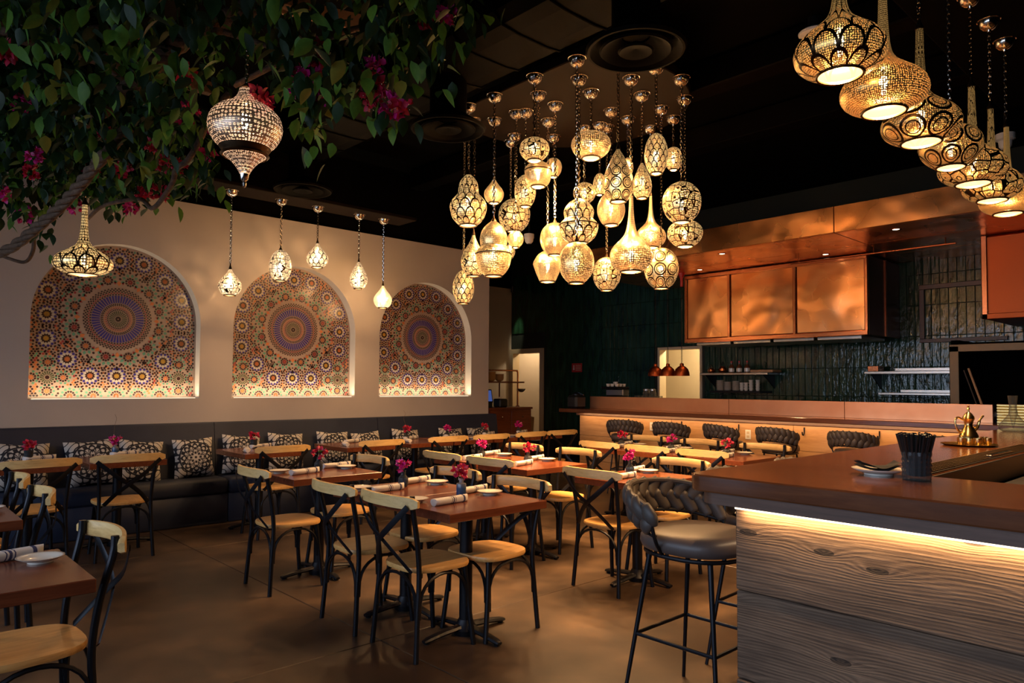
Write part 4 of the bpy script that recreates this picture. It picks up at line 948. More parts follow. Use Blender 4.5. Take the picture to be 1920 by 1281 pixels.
for i, (x, y, ori, desc, sides, vk, tw_) in enumerate(tables):
    place(TB, (x, y, 0), ori * PI / 2, 'reddish wood pedestal table, ' + desc[4:], 'pedestal dining tables', tbu)
    D = desc
    if 'L' in sides:
        place(CH, (CXL[i], CY[i][0], 0), -PI / 2 + random.uniform(-.04, .04), 'cross-back chair on the left side of ' + D, 'cross-back bistro chairs', chu)
    if 'R' in sides:
        yy = CY[i][1] if i in CY else CYR[i]
        place(CH, (CXR[i], yy, 0), PI / 2 + random.uniform(-.05, .05), 'cross-back chair on the right side of ' + D, 'cross-back bistro chairs', chu)
    if 'F' in sides:
        place(CH, (CXF[i], 6.69 + random.uniform(-.03, .02), 0), random.uniform(-.07, .07), 'cross-back chair facing the wall at ' + D, 'cross-back bistro chairs', chu)
    zt = .7705
    def nap(dx, dy, a, lab):
        o = mobj('napkin', NAP, None, (x + dx, y + dy, zt), (0, 0, a)); tag(o, lab, 'napkin', 'rolled striped napkins on the tables')
    def plate(dx, dy, lab):
        o = mobj('plate', PLT, None, (x + dx, y + dy, zt)); tag(o, lab, 'plate', 'small plates on the tables')
    if ori == 0:
        r1 = lambda s: random.uniform(-s, s)
        if i < 9:
            nap(-.15 + r1(.02), -.02 + r1(.02), .12 + r1(.12), 'rolled striped napkin, left setting of ' + D)
            nap(.23 + r1(.02), .19 + r1(.02), .10 + r1(.12), 'rolled striped napkin, right setting of ' + D)
            plate(-.26, .15, 'small rimmed plate, left setting of ' + D); plate(.27 + r1(.02), .06 + r1(.03), 'small rimmed plate, right setting of ' + D)
            vase((x + .04, y + .10, zt), vk, 'glass vase with magenta flowers on ' + D, i, 2)
        else:
            nap(.17, .19, .22, 'rolled striped napkin on ' + D); plate(.265, .09, 'small rimmed plate on ' + D)
    else:
        nap(-.17, -.10, 1.2, 'rolled striped napkin, chair side of ' + D)
        plate(.12, -.22, 'small rimmed plate, chair side of ' + D)
        nap(.12, .24, .3, 'rolled striped napkin, banquette side of ' + D)
        if vk: vase((x + .03, y + .22, zt), vk, 'small vase with red flowers on ' + D, i, 2, bool(tw_))

# ================================================================== BAR
BX, BY, BIX, BIY = 2.48, 1.64, 3.14, .955; BFAR = 7.55; BNEAR = -1.7
def L_outline(o, r=.07, ins=0.0):
    """outer L of the bar top, inset by o on the guest sides"""
    x0, y1 = BX + o, BY - o; bx, by = BIX - ins, BIY + ins; pts = [(x0, BNEAR), (bx, BNEAR), (bx, by), (BFAR, by), (BFAR, y1)]
    for k in range(7):
        a = PI / 2 + PI / 2 * k / 6; pts.append((x0 + r + r * math.cos(a), y1 - r + r * math.sin(a)))
    return pts
bar = thing('bar_counter', 'L-shaped bar with thick dark wood top and weathered plank front', 'bar', (BX, BY, 0)); inv = Matrix.Translation((-BX, -BY, 0))
xform(MB().prism(L_outline(0), 1.034, 1.10, .006), inv).obj('bar_top', 'bar_wood', bar, smooth=30)
xform(MB().prism(L_outline(.035, .07, .18), .985, 1.034), inv).obj('apron', 'bar_edge_wood', bar, smooth=30)
xform(MB().box(2.62, 2.95, BNEAR, 1.42, 0, .985).box(2.62, 7.5, 1.10, 1.42, 0, .985), inv).obj('carcass', 'black_paint', bar, smooth=0)
for k, (a, b) in enumerate(((.004, .315), (.319, .655), (.659, .983))):
    xform(MB().rbox(2.565 + .004 * (k % 2), 2.62, BNEAR, 1.465, a, b, .004), inv).obj('plank', 'barn_wood', bar, smooth=0)
    xform(MB().rbox(2.62, 7.45, 1.42, 1.465, a, b, .004), inv).obj('plank', 'barn_wood', bar, smooth=0)
xform(MB().rbox(2.548, 2.562, BNEAR, 1.46, .972, .984, .002), inv).obj('led_strip', 'led_warm', bar, smooth=0)
area('bar_led', (2.545, (1.46 + BNEAR) / 2, .968), (2.55, (1.46 + BNEAR) / 2, 0), 3.1, .012, 12, (1, .62, .27)).rotation_euler = (Matrix.Rotation(math.radians(-25), 3, 'Y') @ Matrix.Rotation(PI / 2, 3, 'Z')).to_euler()
area('bar_led_side', (4.0, 1.475, .968), (4.0, 1.475, 0), 2.6, .012, 5, (1, .66, .36))
xform(MB().rbox(3.14, 7.5, BIY - .014, BIY - .001, .99, 1.098, .003), inv).obj('inner_edge_trim', 'black_metal', bar)
# well behind the bar
w = thing('bar_well', 'dark steel bar well behind the inner bar edge', 'bar sink', (4.4, .7, 0))
xform(MB().box(3.16, 6.8, .45, .93, 0, .80).box(2.97, 3.2, BNEAR, .9, 0, .80), Matrix.Translation((-4.4, -.7, 0))).obj('carcass', 'black_paint', w, smooth=0)
xform(MB().rbox(3.2, 6.7, .80, .93, .80, .99, .01), Matrix.Translation((-4.4, -.7, 0))).obj('speed_rail', 'black_metal', w)
mt = MB(); mt.rbox(3.20, 5.25, .965, 1.085, 1.1005, 1.105, .002)
m0 = thing('bar_mat', 'studded bar mat along the inner edge of the bar', 'bar mat', (4.2, 1.0, 1.1005)); xform(mt, Matrix.Translation((-4.2, -1.0, -1.1005))).obj('mat', 'black_plastic', m0)
st = MB()
for k in range(100):
    for q in range(6):
        X = 3.215 + k * .0205; Y = .975 + q * .02; st.lathe([(.006, .1045 - .1), (.006, .109 - .1), (.004, .111 - .1)], 6, (X - 4.2, Y - 1.0, -.0005 + 0))
so = st.obj('studs', 'dark_bronze', m0, smooth=0); so['kind'] = 'stuff'
tag(MB().rbox(4.15, 4.55, .975, 1.0, 1.1125, 1.118, .002).obj('steel_ruler', 'chrome', smooth=0), 'thin bright steel bar lying on the bar mat', 'steel bar')
rnd = random.Random(3)
for k, (x, lab) in enumerate(((3.55, 'dark bottle with red cap in the bar well, nearest'), (3.72, 'dark bottle with red cap in the bar well, second'), (3.89, 'dark bottle with red cap in the bar well, third'), (4.06, 'dark bottle with red cap in the bar well, fourth'), (4.23, 'dark bottle with red cap in the bar well, farthest'))):
    g = thing('bottle', lab, 'bottle', (x, .70, .8005), 0, 'bottles in the bar well')
    MB().lathe([(.034, 0), (.036, .005), (.036, .15), (.028, .175), (.014, .195), (.013, .235)], 18).obj('body', 'amber_glass', g); MB().lathe([(.015, .225), (.015, .255)], 14).obj('cap', 'red_plastic', g); MB().lathe([(.0364, .05), (.0364, .12)], 18, uvscale=1).obj('paper_label', 'white_china', g)
# items on the bar
g = thing('plate_with_napkin', 'white saucer holding a folded black napkin on the bar', 'plate', (3.03, 1.10, 1.1005))
mobj('saucer', MB().lathe([(.0001, .005), (.045, .005), (.046, 0), (.053, 0), (.054, .007), (.08, .014), (.098, .024), (.099, .026), (.08, .019), (.05, .011), (.0001, .011)], 36).mesh('saucer', 'white_china', 50), g)
def bn(u, v):
    x = (u - .5) * .165; y = (v - .5) * .075; return (x, y, .032 + .9 * abs(u - .5) ** 2 * .1 + .004 * math.sin(9 * u + 4 * v))
b = MB().sheet(bn, 14, 6); b.sheet(lambda u, v: (bn(u, v)[0], bn(u, v)[1], bn(u, v)[2] - .012), 14, 6); b.obj('folded_napkin', 'black_cloth', g, rot=(0, 0, -.75), smooth=60)
g = thing('straw_tumbler', 'cut glass tumbler full of black straws on the bar', 'glass', (2.98, .945, 1.1005))
pf = [(.0001, .0), (.045, 0), (.048, .004)] + [(.048 + .0022 * ((k % 2) * 2 - 1), .010 + k * .0093) for k in range(10)] + [(.050, .106), (.045, .107), (.042, .018), (.0001, .016)]
m = MB(); vs = []; N = 32
for r, z in pf:
    for k in range(N): a = 2 * PI * k / N; q = r + (.0020 if k % 2 else -.0016) * (r > .03); vs.append((q * math.cos(a), q * math.sin(a), z))
m.add(vs, [(i * N + k, i * N + (k + 1) % N, (i + 1) * N + (k + 1) % N, (i + 1) * N + k) for i in range(len(pf) - 1) for k in range(N)]); m.obj('tumbler', 'cut_glass', g, smooth=20)
for k in range(85):
    a = rnd.uniform(0, 2 * PI); r0 = .030 * math.sqrt(rnd.random()); r1 = r0 * 2.25
    MB().tube([(r0 * math.cos(a), r0 * math.sin(a), .016), (r1 * math.cos(a + .2), r1 * math.sin(a + .2), .172 + rnd.uniform(-.006, .006))], .0042, 6).obj('straw', 'black_plastic', g)
g = thing('coffee_tray', 'round brass tray on the far bar top under the coffee pot', 'tray', (4.99, 1.29, 1.1005))
MB().lathe([(.0001, 0), (.13, 0), (.15, .010), (.153, .012), (.148, .013), (.128, .004), (.0001, .004)], 40).obj('dish', 'brass_plain', g)
g = thing('coffee_pot', 'brass arabic coffee pot with long beak spout standing on tray', 'coffee pot', (4.99, 1.29, 1.1055), 2.2 + PI)
MB().lathe([(.0001, 0), (.045, 0), (.052, .006), (.056, .03), (.05, .06), (.034, .09), (.024, .115), (.022, .125), (.027, .145), (.033, .158), (.0001, .160)], 28).obj('body', 'brass_plain', g)
MB().lathe([(.034, .158), (.030, .172), (.018, .19), (.006, .20), (.005, .21), (.009, .217), (.005, .226), (.007, .234), (.0001, .242)], 24).obj('lid', 'brass_plain', g)
MB().tube(bez([(.024, 0, .08), (.05, 0, .115), (.062, 0, .15), (.082, 0, .178)], 5), [.012] * 5 + [.009] * 5 + [.006] * 6, 8).obj('spout', 'brass_plain', g)
MB().tube(bez([(-.028, 0, .15), (-.06, 0, .165), (-.075, 0, .14), (-.066, 0, .10), (-.045, 0, .07)], 5), .006, 8).obj('handle', 'brass_plain', g)
CUP = MB().lathe([(.0001, 0), (.014, 0), (.018, .006), (.022, .02), (.023, .048), (.0215, .048), (.020, .02), (.0001, .008)], 20).mesh('cup', 'brass_plain', 50)
for k, (a, lab) in enumerate(((-2.4, 'brass coffee cup at the front left of the tray'), (-1.6, 'brass coffee cup at the front of the tray'), (-.7, 'brass coffee cup at the right of the tray'), (.1, 'brass coffee cup at the right rear of the tray'), (3.0, 'brass coffee cup at the left of the tray'))):
    tag(mobj('coffee_cup', CUP, None, (4.99 + .098 * math.cos(a), 1.29 + .098 * math.sin(a), 1.1048)), lab, 'cup', 'brass cups on the tray')
g = thing('carafe', 'clear glass wide-bottomed carafe at the far end of the bar', 'carafe', (6.9, 1.47, 1.1005))
MB().lathe([(.0001, 0), (.07, 0), (.095, .012), (.105, .035), (.095, .06), (.06, .10), (.032, .14), (.026, .20), (.036, .29), (.034, .29), (.024, .20), (.03, .14), (.0001, .015)], 32).obj('body', 'clear_glass', g)

# ================================================================== BAR STOOLS
def make_stool():
    t = thing('bar_stool', 'x', 'bar stool')
    # faces +Y ; back toward -Y
    for k, (sx, sy) in enumerate(((-1, -1), (1, -1), (1, 1), (-1, 1))):
        MB().tube([(sx * .155, sy * .155, .70), (sx * .243, sy * .243, .0)], [.0125, .0085], 10).obj('leg', 'black_metal', t)
    f = .70 * .46 / .70; q = .243 - (.243 - .155) * .325 / .70
    MB().tube([(-q, -q, .325), (q, -q, .325), (q, q, .325), (-q, q, .325)], .009, 8, True).obj('footrest', 'black_metal', t)
    ol = lambda a, r: (r * math.copysign(abs(math.cos(a)) ** .82, math.cos(a)), r * math.copysign(abs(math.sin(a)) ** .82, math.sin(a)))
    MB().tube([(*ol(2 * PI * k / 32, .225), .703) for k in range(32)], .0095, 8, True).obj('seat_frame', 'black_metal', t)
    m = MB(); N = 40; lay = [(.205, .712), (.238, .722), (.248, .745), (.245, .772), (.228, .793), (.19, .803), (.10, .807)]; vs = []
    for r, z in lay: vs += [(*ol(2 * PI * k / N, r), z) for k in range(N)]
    m.add(vs, [(l * N + k, l * N + (k + 1) % N, (l + 1) * N + (k + 1) % N, (l + 1) * N + k) for l in range(len(lay) - 1) for k in range(N)] + [tuple(range(N))[::-1], tuple((len(lay) - 1) * N + k for k in range(N))]); m.obj('seat', 'taupe_leather', t, smooth=60)
    def bp(a, z, off=0.0):     # back shell surface: angle from -Y axis, flaring upward; ends dip
        R = .262 + .06 * (z - .72) / .28 + off; ang = -PI / 2 + a
        return Vector((R * math.cos(ang), R * math.sin(ang), z))
    A = math.radians(82)
    def lo(a): return .835 - .05 * (a / A) ** 2
    def hi(a): return 1.005 - .075 * (abs(a) / A) ** 2.5
    for s_ in (-1, 1):
        pts = bez([Vector((s_ * .12, .17, .70)) if 0 else bp(s_ * A * .96, .703, -.04), bp(s_ * A * 1.0, .76, .0), bp(s_ * A * 1.0, .84, .012), bp(s_ * A, hi(A) - .015, .012)], 5)
        MB().tube(pts, .0085, 8).obj('back_post', 'black_metal', t)
    MB().tube([bp(-A + 2 * A * k / 24, lo(-A + 2 * A * k / 24) + .01, .0) for k in range(25)], .009, 8).obj('lower_rail', 'black_metal', t)
    MB().tube([bp(-A + 2 * A * k / 24, hi(-A + 2 * A * k / 24) - .02, .0) for k in range(25)], .014, 8).obj('upper_rail', 'taupe_weave', t)
    n = 12
    for k in range(n):
        c = -A + 2 * A * (k + .5) / n; da = A / n * 1.75
        for row in range(2):          # two rows of overlapping pads, leaning opposite ways
            sg = 1 if row == 0 else -1; pts = []; w = []
            for q in range(9):
                u = q / 8; uu = (.0 if row == 0 else .42) + .58 * u; a = c + sg * da * (u - .5) + (A / n * .9 if row else 0); a = max(-A, min(A, a))
                z = lo(a) + .012 + (hi(a) - lo(a) - .024) * uu
                pts.append(bp(a, z, .014 * math.sin(PI * u) * (1 if (k + row) % 2 else .7))); w.append(.036 * (.35 + .65 * math.sin(PI * (.08 + .84 * u)) ** .6))
            m = MB(); N8 = 10; vs = []
            for q, p in enumerate(pts):
                t_ = (pts[min(q + 1, 8)] - pts[max(q - 1, 0)]).normalized(); rad = Vector((p.x, p.y, 0)).normalized(); side = t_.cross(rad).normalized(); nrm = side.cross(t_)
                for e in range(N8): an = 2 * PI * e / N8; vs.append(p + side * math.cos(an) * w[q] + nrm * math.sin(an) * w[q] * .62)
            m.add(vs, [(q * N8 + e, q * N8 + (e + 1) % N8, (q + 1) * N8 + (e + 1) % N8, (q + 1) * N8 + e) for q in range(8) for e in range(N8)] + [tuple(range(N8))[::-1], tuple(8 * N8 + e for e in range(N8))])
            m.obj('woven_strap', 'taupe_weave', t, smooth=80)
    return t
SL = make_stool(); slu = []; KIDS[SL.name] = list(SL.children)
for (x, y, rz, lab) in ((2.86, 1.82, PI, 'woven-back bar stool nearest the camera at the bar corner'), (3.58, 1.84, PI + .05, 'woven-back bar stool second along the bar side'), (4.35, 1.84, PI, 'woven-back bar stool third along the bar side'),
                        (7.78, 6.08, -PI / 2 + .35, 'far counter stool at the left end'), (7.80, 5.33, -PI / 2 + .1, 'far counter stool second from left'), (7.80, 4.58, -PI / 2 - .3, 'far counter stool third from left'), (7.78, 3.88, -PI / 2 - .1, 'far counter stool fourth from left, beside the outlet'), (7.76, 3.05, -PI / 2, 'far counter stool fifth from left, above the bar top'), (7.76, 2.2, -PI / 2, 'far counter stool sixth from left, behind the straws')):
    so_ = place(SL, (x, y, 0), rz, lab, 'woven-back bar stools', slu)
    so_.scale = (.8, .8, 1) if x > 7 else (1, 1, 1)

# ================================================================== KITCHEN COUNTER
kc = thing('kitchen_counter', 'long kitchen counter with wood ledge, copper backsplash and pine front', 'counter', (8.15, 3.0, 0)); inv = Matrix.Translation((-8.15, -3, 0))
xform(MB().rbox(7.95, 8.42, -2.2, 7.5, 1.045, 1.10, .006), inv).obj('ledge', 'bar_wood', kc, smooth=0)
xform(MB().rbox(8.125, 8.155, -2.2, 7.3, 1.002, 1.045, .004), inv).obj('apron', 'bar_edge_wood', kc, smooth=0)
cuts = [7.24, 4.87, 3.4, 1.95]
for a, b in zip(cuts[1:], cuts): xform(MB().rbox(8.37, 8.42, a + .002, b - .002, 1.10, 1.285, .002), inv).obj('copper_panel', 'copper_smooth', kc, smooth=0)
for k, (a, b) in enumerate(((.005, .33), (.334, .70), (.704, 1.0))):
    cs = [7.25, 5.6, 3.9, 2.1, -2.2]
    for c1, c0 in zip(cs[1:], cs): xform(MB().rbox(8.15, 8.19, c1 + .002, c0 - .002, a, b, .002), inv).obj('board', 'pine_panel', kc, smooth=0)
xform(MB().box(8.19, 8.46, -2.2, 7.25, 0, 1.0), inv).obj('carcass', 'black_paint', kc, smooth=0)
area('counter_led', (8.04, 2.6, 1.035), (8.10, 2.6, .2), 9.2, .02, 17, (1, .58, .26)).rotation_euler = (Matrix.Rotation(math.radians(-38), 3, 'Y') @ Matrix.Rotation(PI / 2, 3, 'Z')).to_euler()
for px in (1180, 1277, 1384, 1507, 1648):
    r_ = ray(px, 800); q = EYE + r_ * (8.13 / r_.x)
    if px == 1180: q.y += .02
    tag(MB().tube(bez([(0, 0, .05), (0, 0, 0), (-.012, 0, -.03), (-.035, 0, -.038), (-.05, 0, -.02), (-.05, 0, .0)], 4), .008, 8).obj('coat_hook', 'black_metal', None, (8.142, q.y, .93)),
        {1180: 'black hook under the ledge beside the leftmost counter stool', 1277: 'black hook under the ledge, second from left', 1384: 'black hook under the ledge, third from left', 1507: 'black hook under the ledge, fourth from left', 1648: 'black hook under the ledge, rightmost'}[px], 'hook', 'hooks under the counter ledge')
for px, py, lab in ((1223, 800, 'white wall outlet beside the second counter stool'), (1403, 815, 'white wall outlet left of the fourth counter stool')):
    r_ = ray(px, py); q = EYE + r_ * (8.15 / r_.x); g = thing('outlet', lab, 'outlet', (8.1495, q.y, q.z), 0, 'outlets on the counter front')
    MB().rbox(-.006, 0, -.037, .037, -.058, .058, .002).obj('cover_plate', 'white_plastic', g)
    for dz in (-.024, .024): MB().rbox(-.008, -.005, -.018, .018, dz - .015, dz + .015, .004).obj('socket', 'cream_paint', g)
# prep shelf behind the copper panel
tag(MB().rbox(8.5, 9.0, 1.9, 7.2, 1.16, 1.20, .004).obj('pass_shelf', 'steel', smooth=0), 'steel pass shelf behind the copper backsplash', 'shelf')
tag(MB().rbox(8.5, 8.98, 1.9, 7.2, .0, 1.158, .01).obj('pass_counter', 'black_metal', smooth=0), 'dark steel pass counter hidden behind the copper backsplash', 'counter')
def onX(px, py, X): r_ = ray(px, py); return EYE + r_ * (X / r_.x)
GL = MB().lathe([(.0001, 0), (.028, 0), (.030, .004), (.034, .09), (.032, .09), (.028, .008), (.0001, .006)], 16).mesh('glass', 'clear_glass', 40)
for k, px in enumerate((1194, 1201, 1208, 1215, 1222, 1231, 1238)):
    q = onX(px, 740, 8.72 + .05 * (k % 2)); tag(mobj('drinking_glass', GL, None, (q.x, q.y, 1.2005), (0, 0, k), (1, 1, 1.15)), 'clear drinking glass on the pass shelf, number %s from left in the low row' % ('one', 'two', 'three', 'four', 'five', 'six', 'seven')[k], 'glass', 'glasses on the pass shelf')
for k, (px, h) in enumerate(((1170, .20), (1212, .18), (1224, .18))):
    q = onX(px, 735, 8.92); g = thing('glass_jar', ('tall lidded glass jar beside the espresso machine', 'wire-topped glass jar behind the drinking glasses, left', 'wire-topped glass jar behind the drinking glasses, right')[k], 'jar', (q.x, q.y, 1.2005), 0, 'glass jars on the pass shelf')
    MB().lathe([(.0001, 0), (.05, 0), (.055, .01), (.055, h * .8), (.045, h * .9), (.045, h), (.043, h), (.05, .012), (.0001, .01)], 20).obj('body', 'clear_glass', g); MB().lathe([(.047, h), (.047, h + .02), (.02, h + .028)], 20).obj('lid', 'steel', g)
q = onX(1153, 735, 8.75); g = thing('espresso_machine', 'espresso machine with white cups stacked on top behind the counter', 'machine', (q.x, q.y, 1.2005))
MB().rbox(-.15, .15, -.17, .17, 0, .09, .015).obj('base', 'black_metal', g); MB().rbox(-.02, .15, -.17, .17, .09, .20, .015).obj('body', 'steel', g); MB().rbox(-.14, .15, -.17, .17, .20, .235, .012).obj('head', 'black_metal', g)
c = MB()
CP = MB().lathe([(.0001, 0), (.02, 0), (.026, .008), (.034, .045), (.032, .045), (.022, .008), (.0001, .006)], 14).mesh('cup', 'white_china', 50)
for k in range(9): mobj('cup', CP, g, (-.09 + .085 * (k % 3), -.11 + .085 * (k // 3), .236 + (.03 if k in (4, 8) else 0)), (0, 0, k))
q = onX(1082, 752, 8.2); g = thing('beverage_tower', 'black appliance with chrome tap arm at the counter left end', 'appliance', (8.2, 7.36, 1.1005))
MB().rbox(-.12, .12, -.10, .10, 0, .20, .03).obj('housing', 'black_plastic', g); MB().lathe([(.07, .20), (.07, .22), (.03, .24)], 20).obj('lid', 'black_metal', g); MB().tube(bez([(0, 0, .235), (0, -.06, .235), (-.02, -.16, .205)], 5), .007, 8).obj('tap_arm', 'chrome', g)

# ---- copper fascia, soffit underside, hood
sf = thing('copper_soffit', 'long copper clad soffit above the kitchen counter', 'soffit', (7.66, 3, 3.1)); inv = Matrix.Translation((-7.66, -3, -3.1))
for a, b in ((5.3, 7.15), (3.2, 5.3), (1.0, 3.2), (-2.2, 1.0)):
    xform(MB().rbox(7.66, 7.70, a + .002, b - .002, 3.1, 3.385, .004), inv).obj('fascia_panel', 'copper', sf, smooth=0)
    for c0, c1 in ((7.70, 8.55), (8.55, 9.4), (9.4, 10.18)): xform(MB().rbox(c0 + .003, c1 - .003, a + .003, b - .003, 3.1, 3.13, .004), inv).obj('underside_panel', 'copper', sf, smooth=0)
xform(MB().box(7.71, 10.18, -2.2, 7.15, 3.135, 3.38), inv).obj('core', 'black_paint', sf, smooth=0)
for px, py, lab in ((1354, 476, 'round recessed downlight at left under the copper soffit'), (1548, 477, 'round recessed downlight at middle under the copper soffit'), (1312, 506, 'round recessed downlight closest to the hood left corner'), (1680, 430, 'round recessed downlight at right under the copper soffit')):
    q = onZ(px, py, 3.099); g = thing('downlight', lab, 'light', (q.x, q.y, 3.0995), 0, 'recessed soffit downlights')
    MB().lathe([(.05, 0), (.052, -.006), (.036, -.004), (.034, .0)], 24, cap=False).obj('trim_ring', 'copper_pot', g); MB().lathe([(.0001, -.002), (.033, -.002)], 20, uvscale=1).obj('lens', 'downlight_face', g)
    spot('soffit_downlight', (q.x, q.y, 3.085), (q.x, q.y, 0), 14, (1, .62, .28), 110, .03)
hd = thing('copper_hood', 'large hammered copper exhaust hood with three front panels', 'exhaust hood', (9.1, 4.7, 2.09)); inv = Matrix.Translation((-9.1, -4.7, -2.09))
HY0, HY1 = 3.414, 5.985
xform(MB().box(9.12, XK - .02, HY0 + .02, HY1 - .02, 2.13, 3.09), inv).obj('body', 'copper_shaded', hd, smooth=0)
hy = [5.985, 5.275, 4.32, 3.414]
random.seed(11)
for a, b in zip(hy[1:], hy):
    xform(MB().sheet(lambda u, v: (9.10 - .012 * math.sin(PI * u) * math.sin(PI * v) - .006 * math.sin(7 * u + 3 * v + a) * math.sin(5 * v + 2 * u + b) * math.sin(PI * u), a + .03 + (b - a - .06) * u, 2.16 + .90 * v), 24, 24), inv).obj('front_panel', 'copper', hd, smooth=80)
for y in hy: xform(MB().rbox(9.075, 9.12, y - .022, y + .022, 2.09, 3.09, .008), inv).obj('seam_strip', 'copper_pot', hd)
for z in (2.09, 3.03): xform(MB().rbox(9.07, 9.12, HY0 - .02, HY1 + .02, z, z + .06, .008), inv).obj('edge_trim', 'copper_pot', hd)
xform(MB().rbox(9.12, XK - .02, HY0 - .012, HY0 + .02, 2.1, 3.08, .003), inv).obj('side_panel', 'copper_shaded', hd)
xform(MB().rbox(9.66, 9.70, HY0 - .024, HY0 - .01, 2.1, 3.08, .003), inv).obj('seam_strip', 'copper_pot', hd)
for k in range(4): xform(MB().rbox(9.2, 9.95, HY0 + .1 + k * .6, HY0 + .1 + k * .6 + .56, 2.055, 2.10, .006), inv).obj('grease_filter', 'steel', hd)
tag(MB().tube([(8.75, 4.2, 3.02), (8.75, 2.35, 3.02)], .012, 10).obj('copper_rail', 'copper_pot'), 'slim copper rail hung beneath the soffit beside the hood', 'rail')
MBR = bpy.data.objects['copper_rail']
for y in (4.1, 3.2, 2.45): MB().tube([(8.75, y, 3.02), (8.75, y, 3.099)], .006, 6).obj('hanger', 'copper_pot', MBR)
fr = thing('recess_frame', 'copper trimmed frame on the tiled wall right of the hood', 'frame', (XK - .03, 2.7, 2.6))
for (y0, y1, z0_, z1_) in ((3.10, 3.16, 2.08, 2.72), (2.2, 3.16, 2.72, 2.78), (2.2, 3.16, 2.03, 2.08)): MB().rbox(-.02, .012, y0 - 2.7, y1 - 2.7, z0_ - 2.6, z1_ - 2.6, .004).obj('trim_bar', 'red_brown', fr)
h2 = thing('oven_hood', 'red copper oven hood at the right picture edge', 'exhaust hood', (8.95, 1.2, 2.19))
MB().rbox(0, 1.2, -1.3, .95, 0, .905, .02).obj('body', 'copper_red', h2); MB().rbox(-.02, .03, .91, .965, 0, .905, .006).obj('corner_trim', 'copper_pot', h2); MB().rbox(-.02, .03, -1.3, .965, 0, .06, .006).obj('edge_trim', 'copper_red', h2)
ov = thing('oven', 'dark oven with wide rusty metal mouth frame at right', 'oven', (9.3, 1.5, .0))
MB().box(-.25, .88, -1.2, 1.08, 0, 1.15).obj('base', 'black_metal', ov, smooth=0)
MB().rbox(-.03, .05, .98, 1.08, 1.15, 1.93, .006).obj('frame_post', 'dark_bronze', ov); MB().rbox(-.03, .05, -1.2, 1.08, 1.86, 1.95, .006).obj('frame_lintel', 'dark_bronze', ov)
MB().box(.60, .88, -1.2, 1.08, 1.15, 2.0).obj('back_wall', 'black_paint', ov, smooth=0); MB().box(.05, .88, 1.0, 1.08, 1.15, 2.0).obj('side_wall', 'black_paint', ov, smooth=0)
g = thing('pizza_peel', 'long-handled peel leaning in front of the oven mouth', 'peel', (9.14, 2.2, 1.05)); MB().tube([(0, .0, .112), (.1, .18, .62)], .012, 8).obj('handle', 'tan_board', g); MB().tube([(-.02, .04, .1), (.08, .22, .60)], .007, 6).obj('edge_rod', 'steel', g)
g = thing('ribbed_panel', 'ribbed brushed metal panel at the end of the copper backsplash', 'panel', (8.4, 1.4, 1.0))
for k in range(7): MB().rbox(0, .02, -1.6, .53, .10 + k * .028, .124 + k * .028, .006).obj('rib', 'brass_plain', g)

# ---- kitchen wall shelves and what stands on them
def shelf(name, x0, x1, y0, y1, z, lab, mat='steel', th=.035, brk=True):
    g = thing(name, lab, 'shelf', (x0, (y0 + y1) / 2, z), 0, 'kitchen wall shelves'); L = (y1 - y0) / 2
    MB().rbox(0, x1 - x0, -L, L, -th, 0, .004).obj('board', mat, g, smooth=0)
    if brk:
        for y in (-L + .08, L - .08): MB().add([(x1 - x0, y - .008, -th), (0.02, y - .008, -th), (x1 - x0, y - .008, -th - .2), (x1 - x0, y + .008, -th), (.02, y + .008, -th), (x1 - x0, y + .008, -th - .2)], [(0, 1, 2), (5, 4, 3), (0, 3, 4, 1), (1, 4, 5, 2), (2, 5, 3, 0)]).obj('bracket', 'black_metal', g, smooth=0)
    return g
SX = 9.82
shelf('wall_shelf', SX, XK - .02, 5.08, 6.22, 1.66, 'upper steel shelf with bottles and copper pots left of kitchen')
shelf('wall_shelf', SX, XK - .02, 5.20, 6.05, 1.385, 'lower dark shelf with stacked plates and cups left of kitchen', 'black_metal', .03, False)
shelf('wall_shelf', SX, XK - .02, 2.62, 3.73, 1.66, 'upper steel shelf holding a sheet tray right of kitchen')
shelf('wall_shelf', SX, XK - .02, 2.70, 3.56, 1.385, 'lower steel shelf right of kitchen', 'steel', .03, False)
for y, r, lab in ((6.10, .055, 'small round copper pot at the shelf left end'), (5.90, .068, 'larger round copper pot on the upper shelf')):
    g = thing('copper_pot', lab, 'pot', (SX + .15, y, 1.6605), 0, 'copper pots on the shelf'); MB().lathe([(.0001, 0), (r * .7, 0), (r, r * .5), (r * .95, r * 1.0), (r * .5, r * 1.35), (r * .55, r * 1.5)], 22).obj('body', 'copper_pot', g); MB().tube(bez([(0, -r * .6, r * 1.3), (0, 0, r * 2.4), (0, r * .6, r * 1.3)], 6), .006, 6).obj('bail', 'black_metal', g)
for k, y in enumerate((5.73, 5.60, 5.47)):
    g = thing('syrup_bottle', ('dark bottle with white label, left of three on the shelf', 'dark bottle with white label, middle of three on the shelf', 'dark bottle with white label, right of three on the shelf')[k], 'bottle', (SX + .12, y, 1.6605), 0, 'labelled bottles on the shelf')
    MB().lathe([(.0001, 0), (.042, 0), (.044, .01), (.044, .08), (.03, .11), (.013, .13), (.013, .165), (.0001, .166)], 18).obj('body', 'amber_glass', g); MB().lathe([(.0446, .015), (.0446, .07)], 18, uvscale=1).obj('paper_label', 'white_china', g); MB().lathe([(.015, .155), (.015, .18), (.0001, .181)], 12).obj('cap', 'red_plastic', g)
tag(MB().rbox(SX + .03, XK - .06, 5.02, 5.38, 1.6605, 1.70, .012).obj('bread_board', 'tan_board'), 'stack of pale wooden boards at the right end of bottle shelf', 'board')
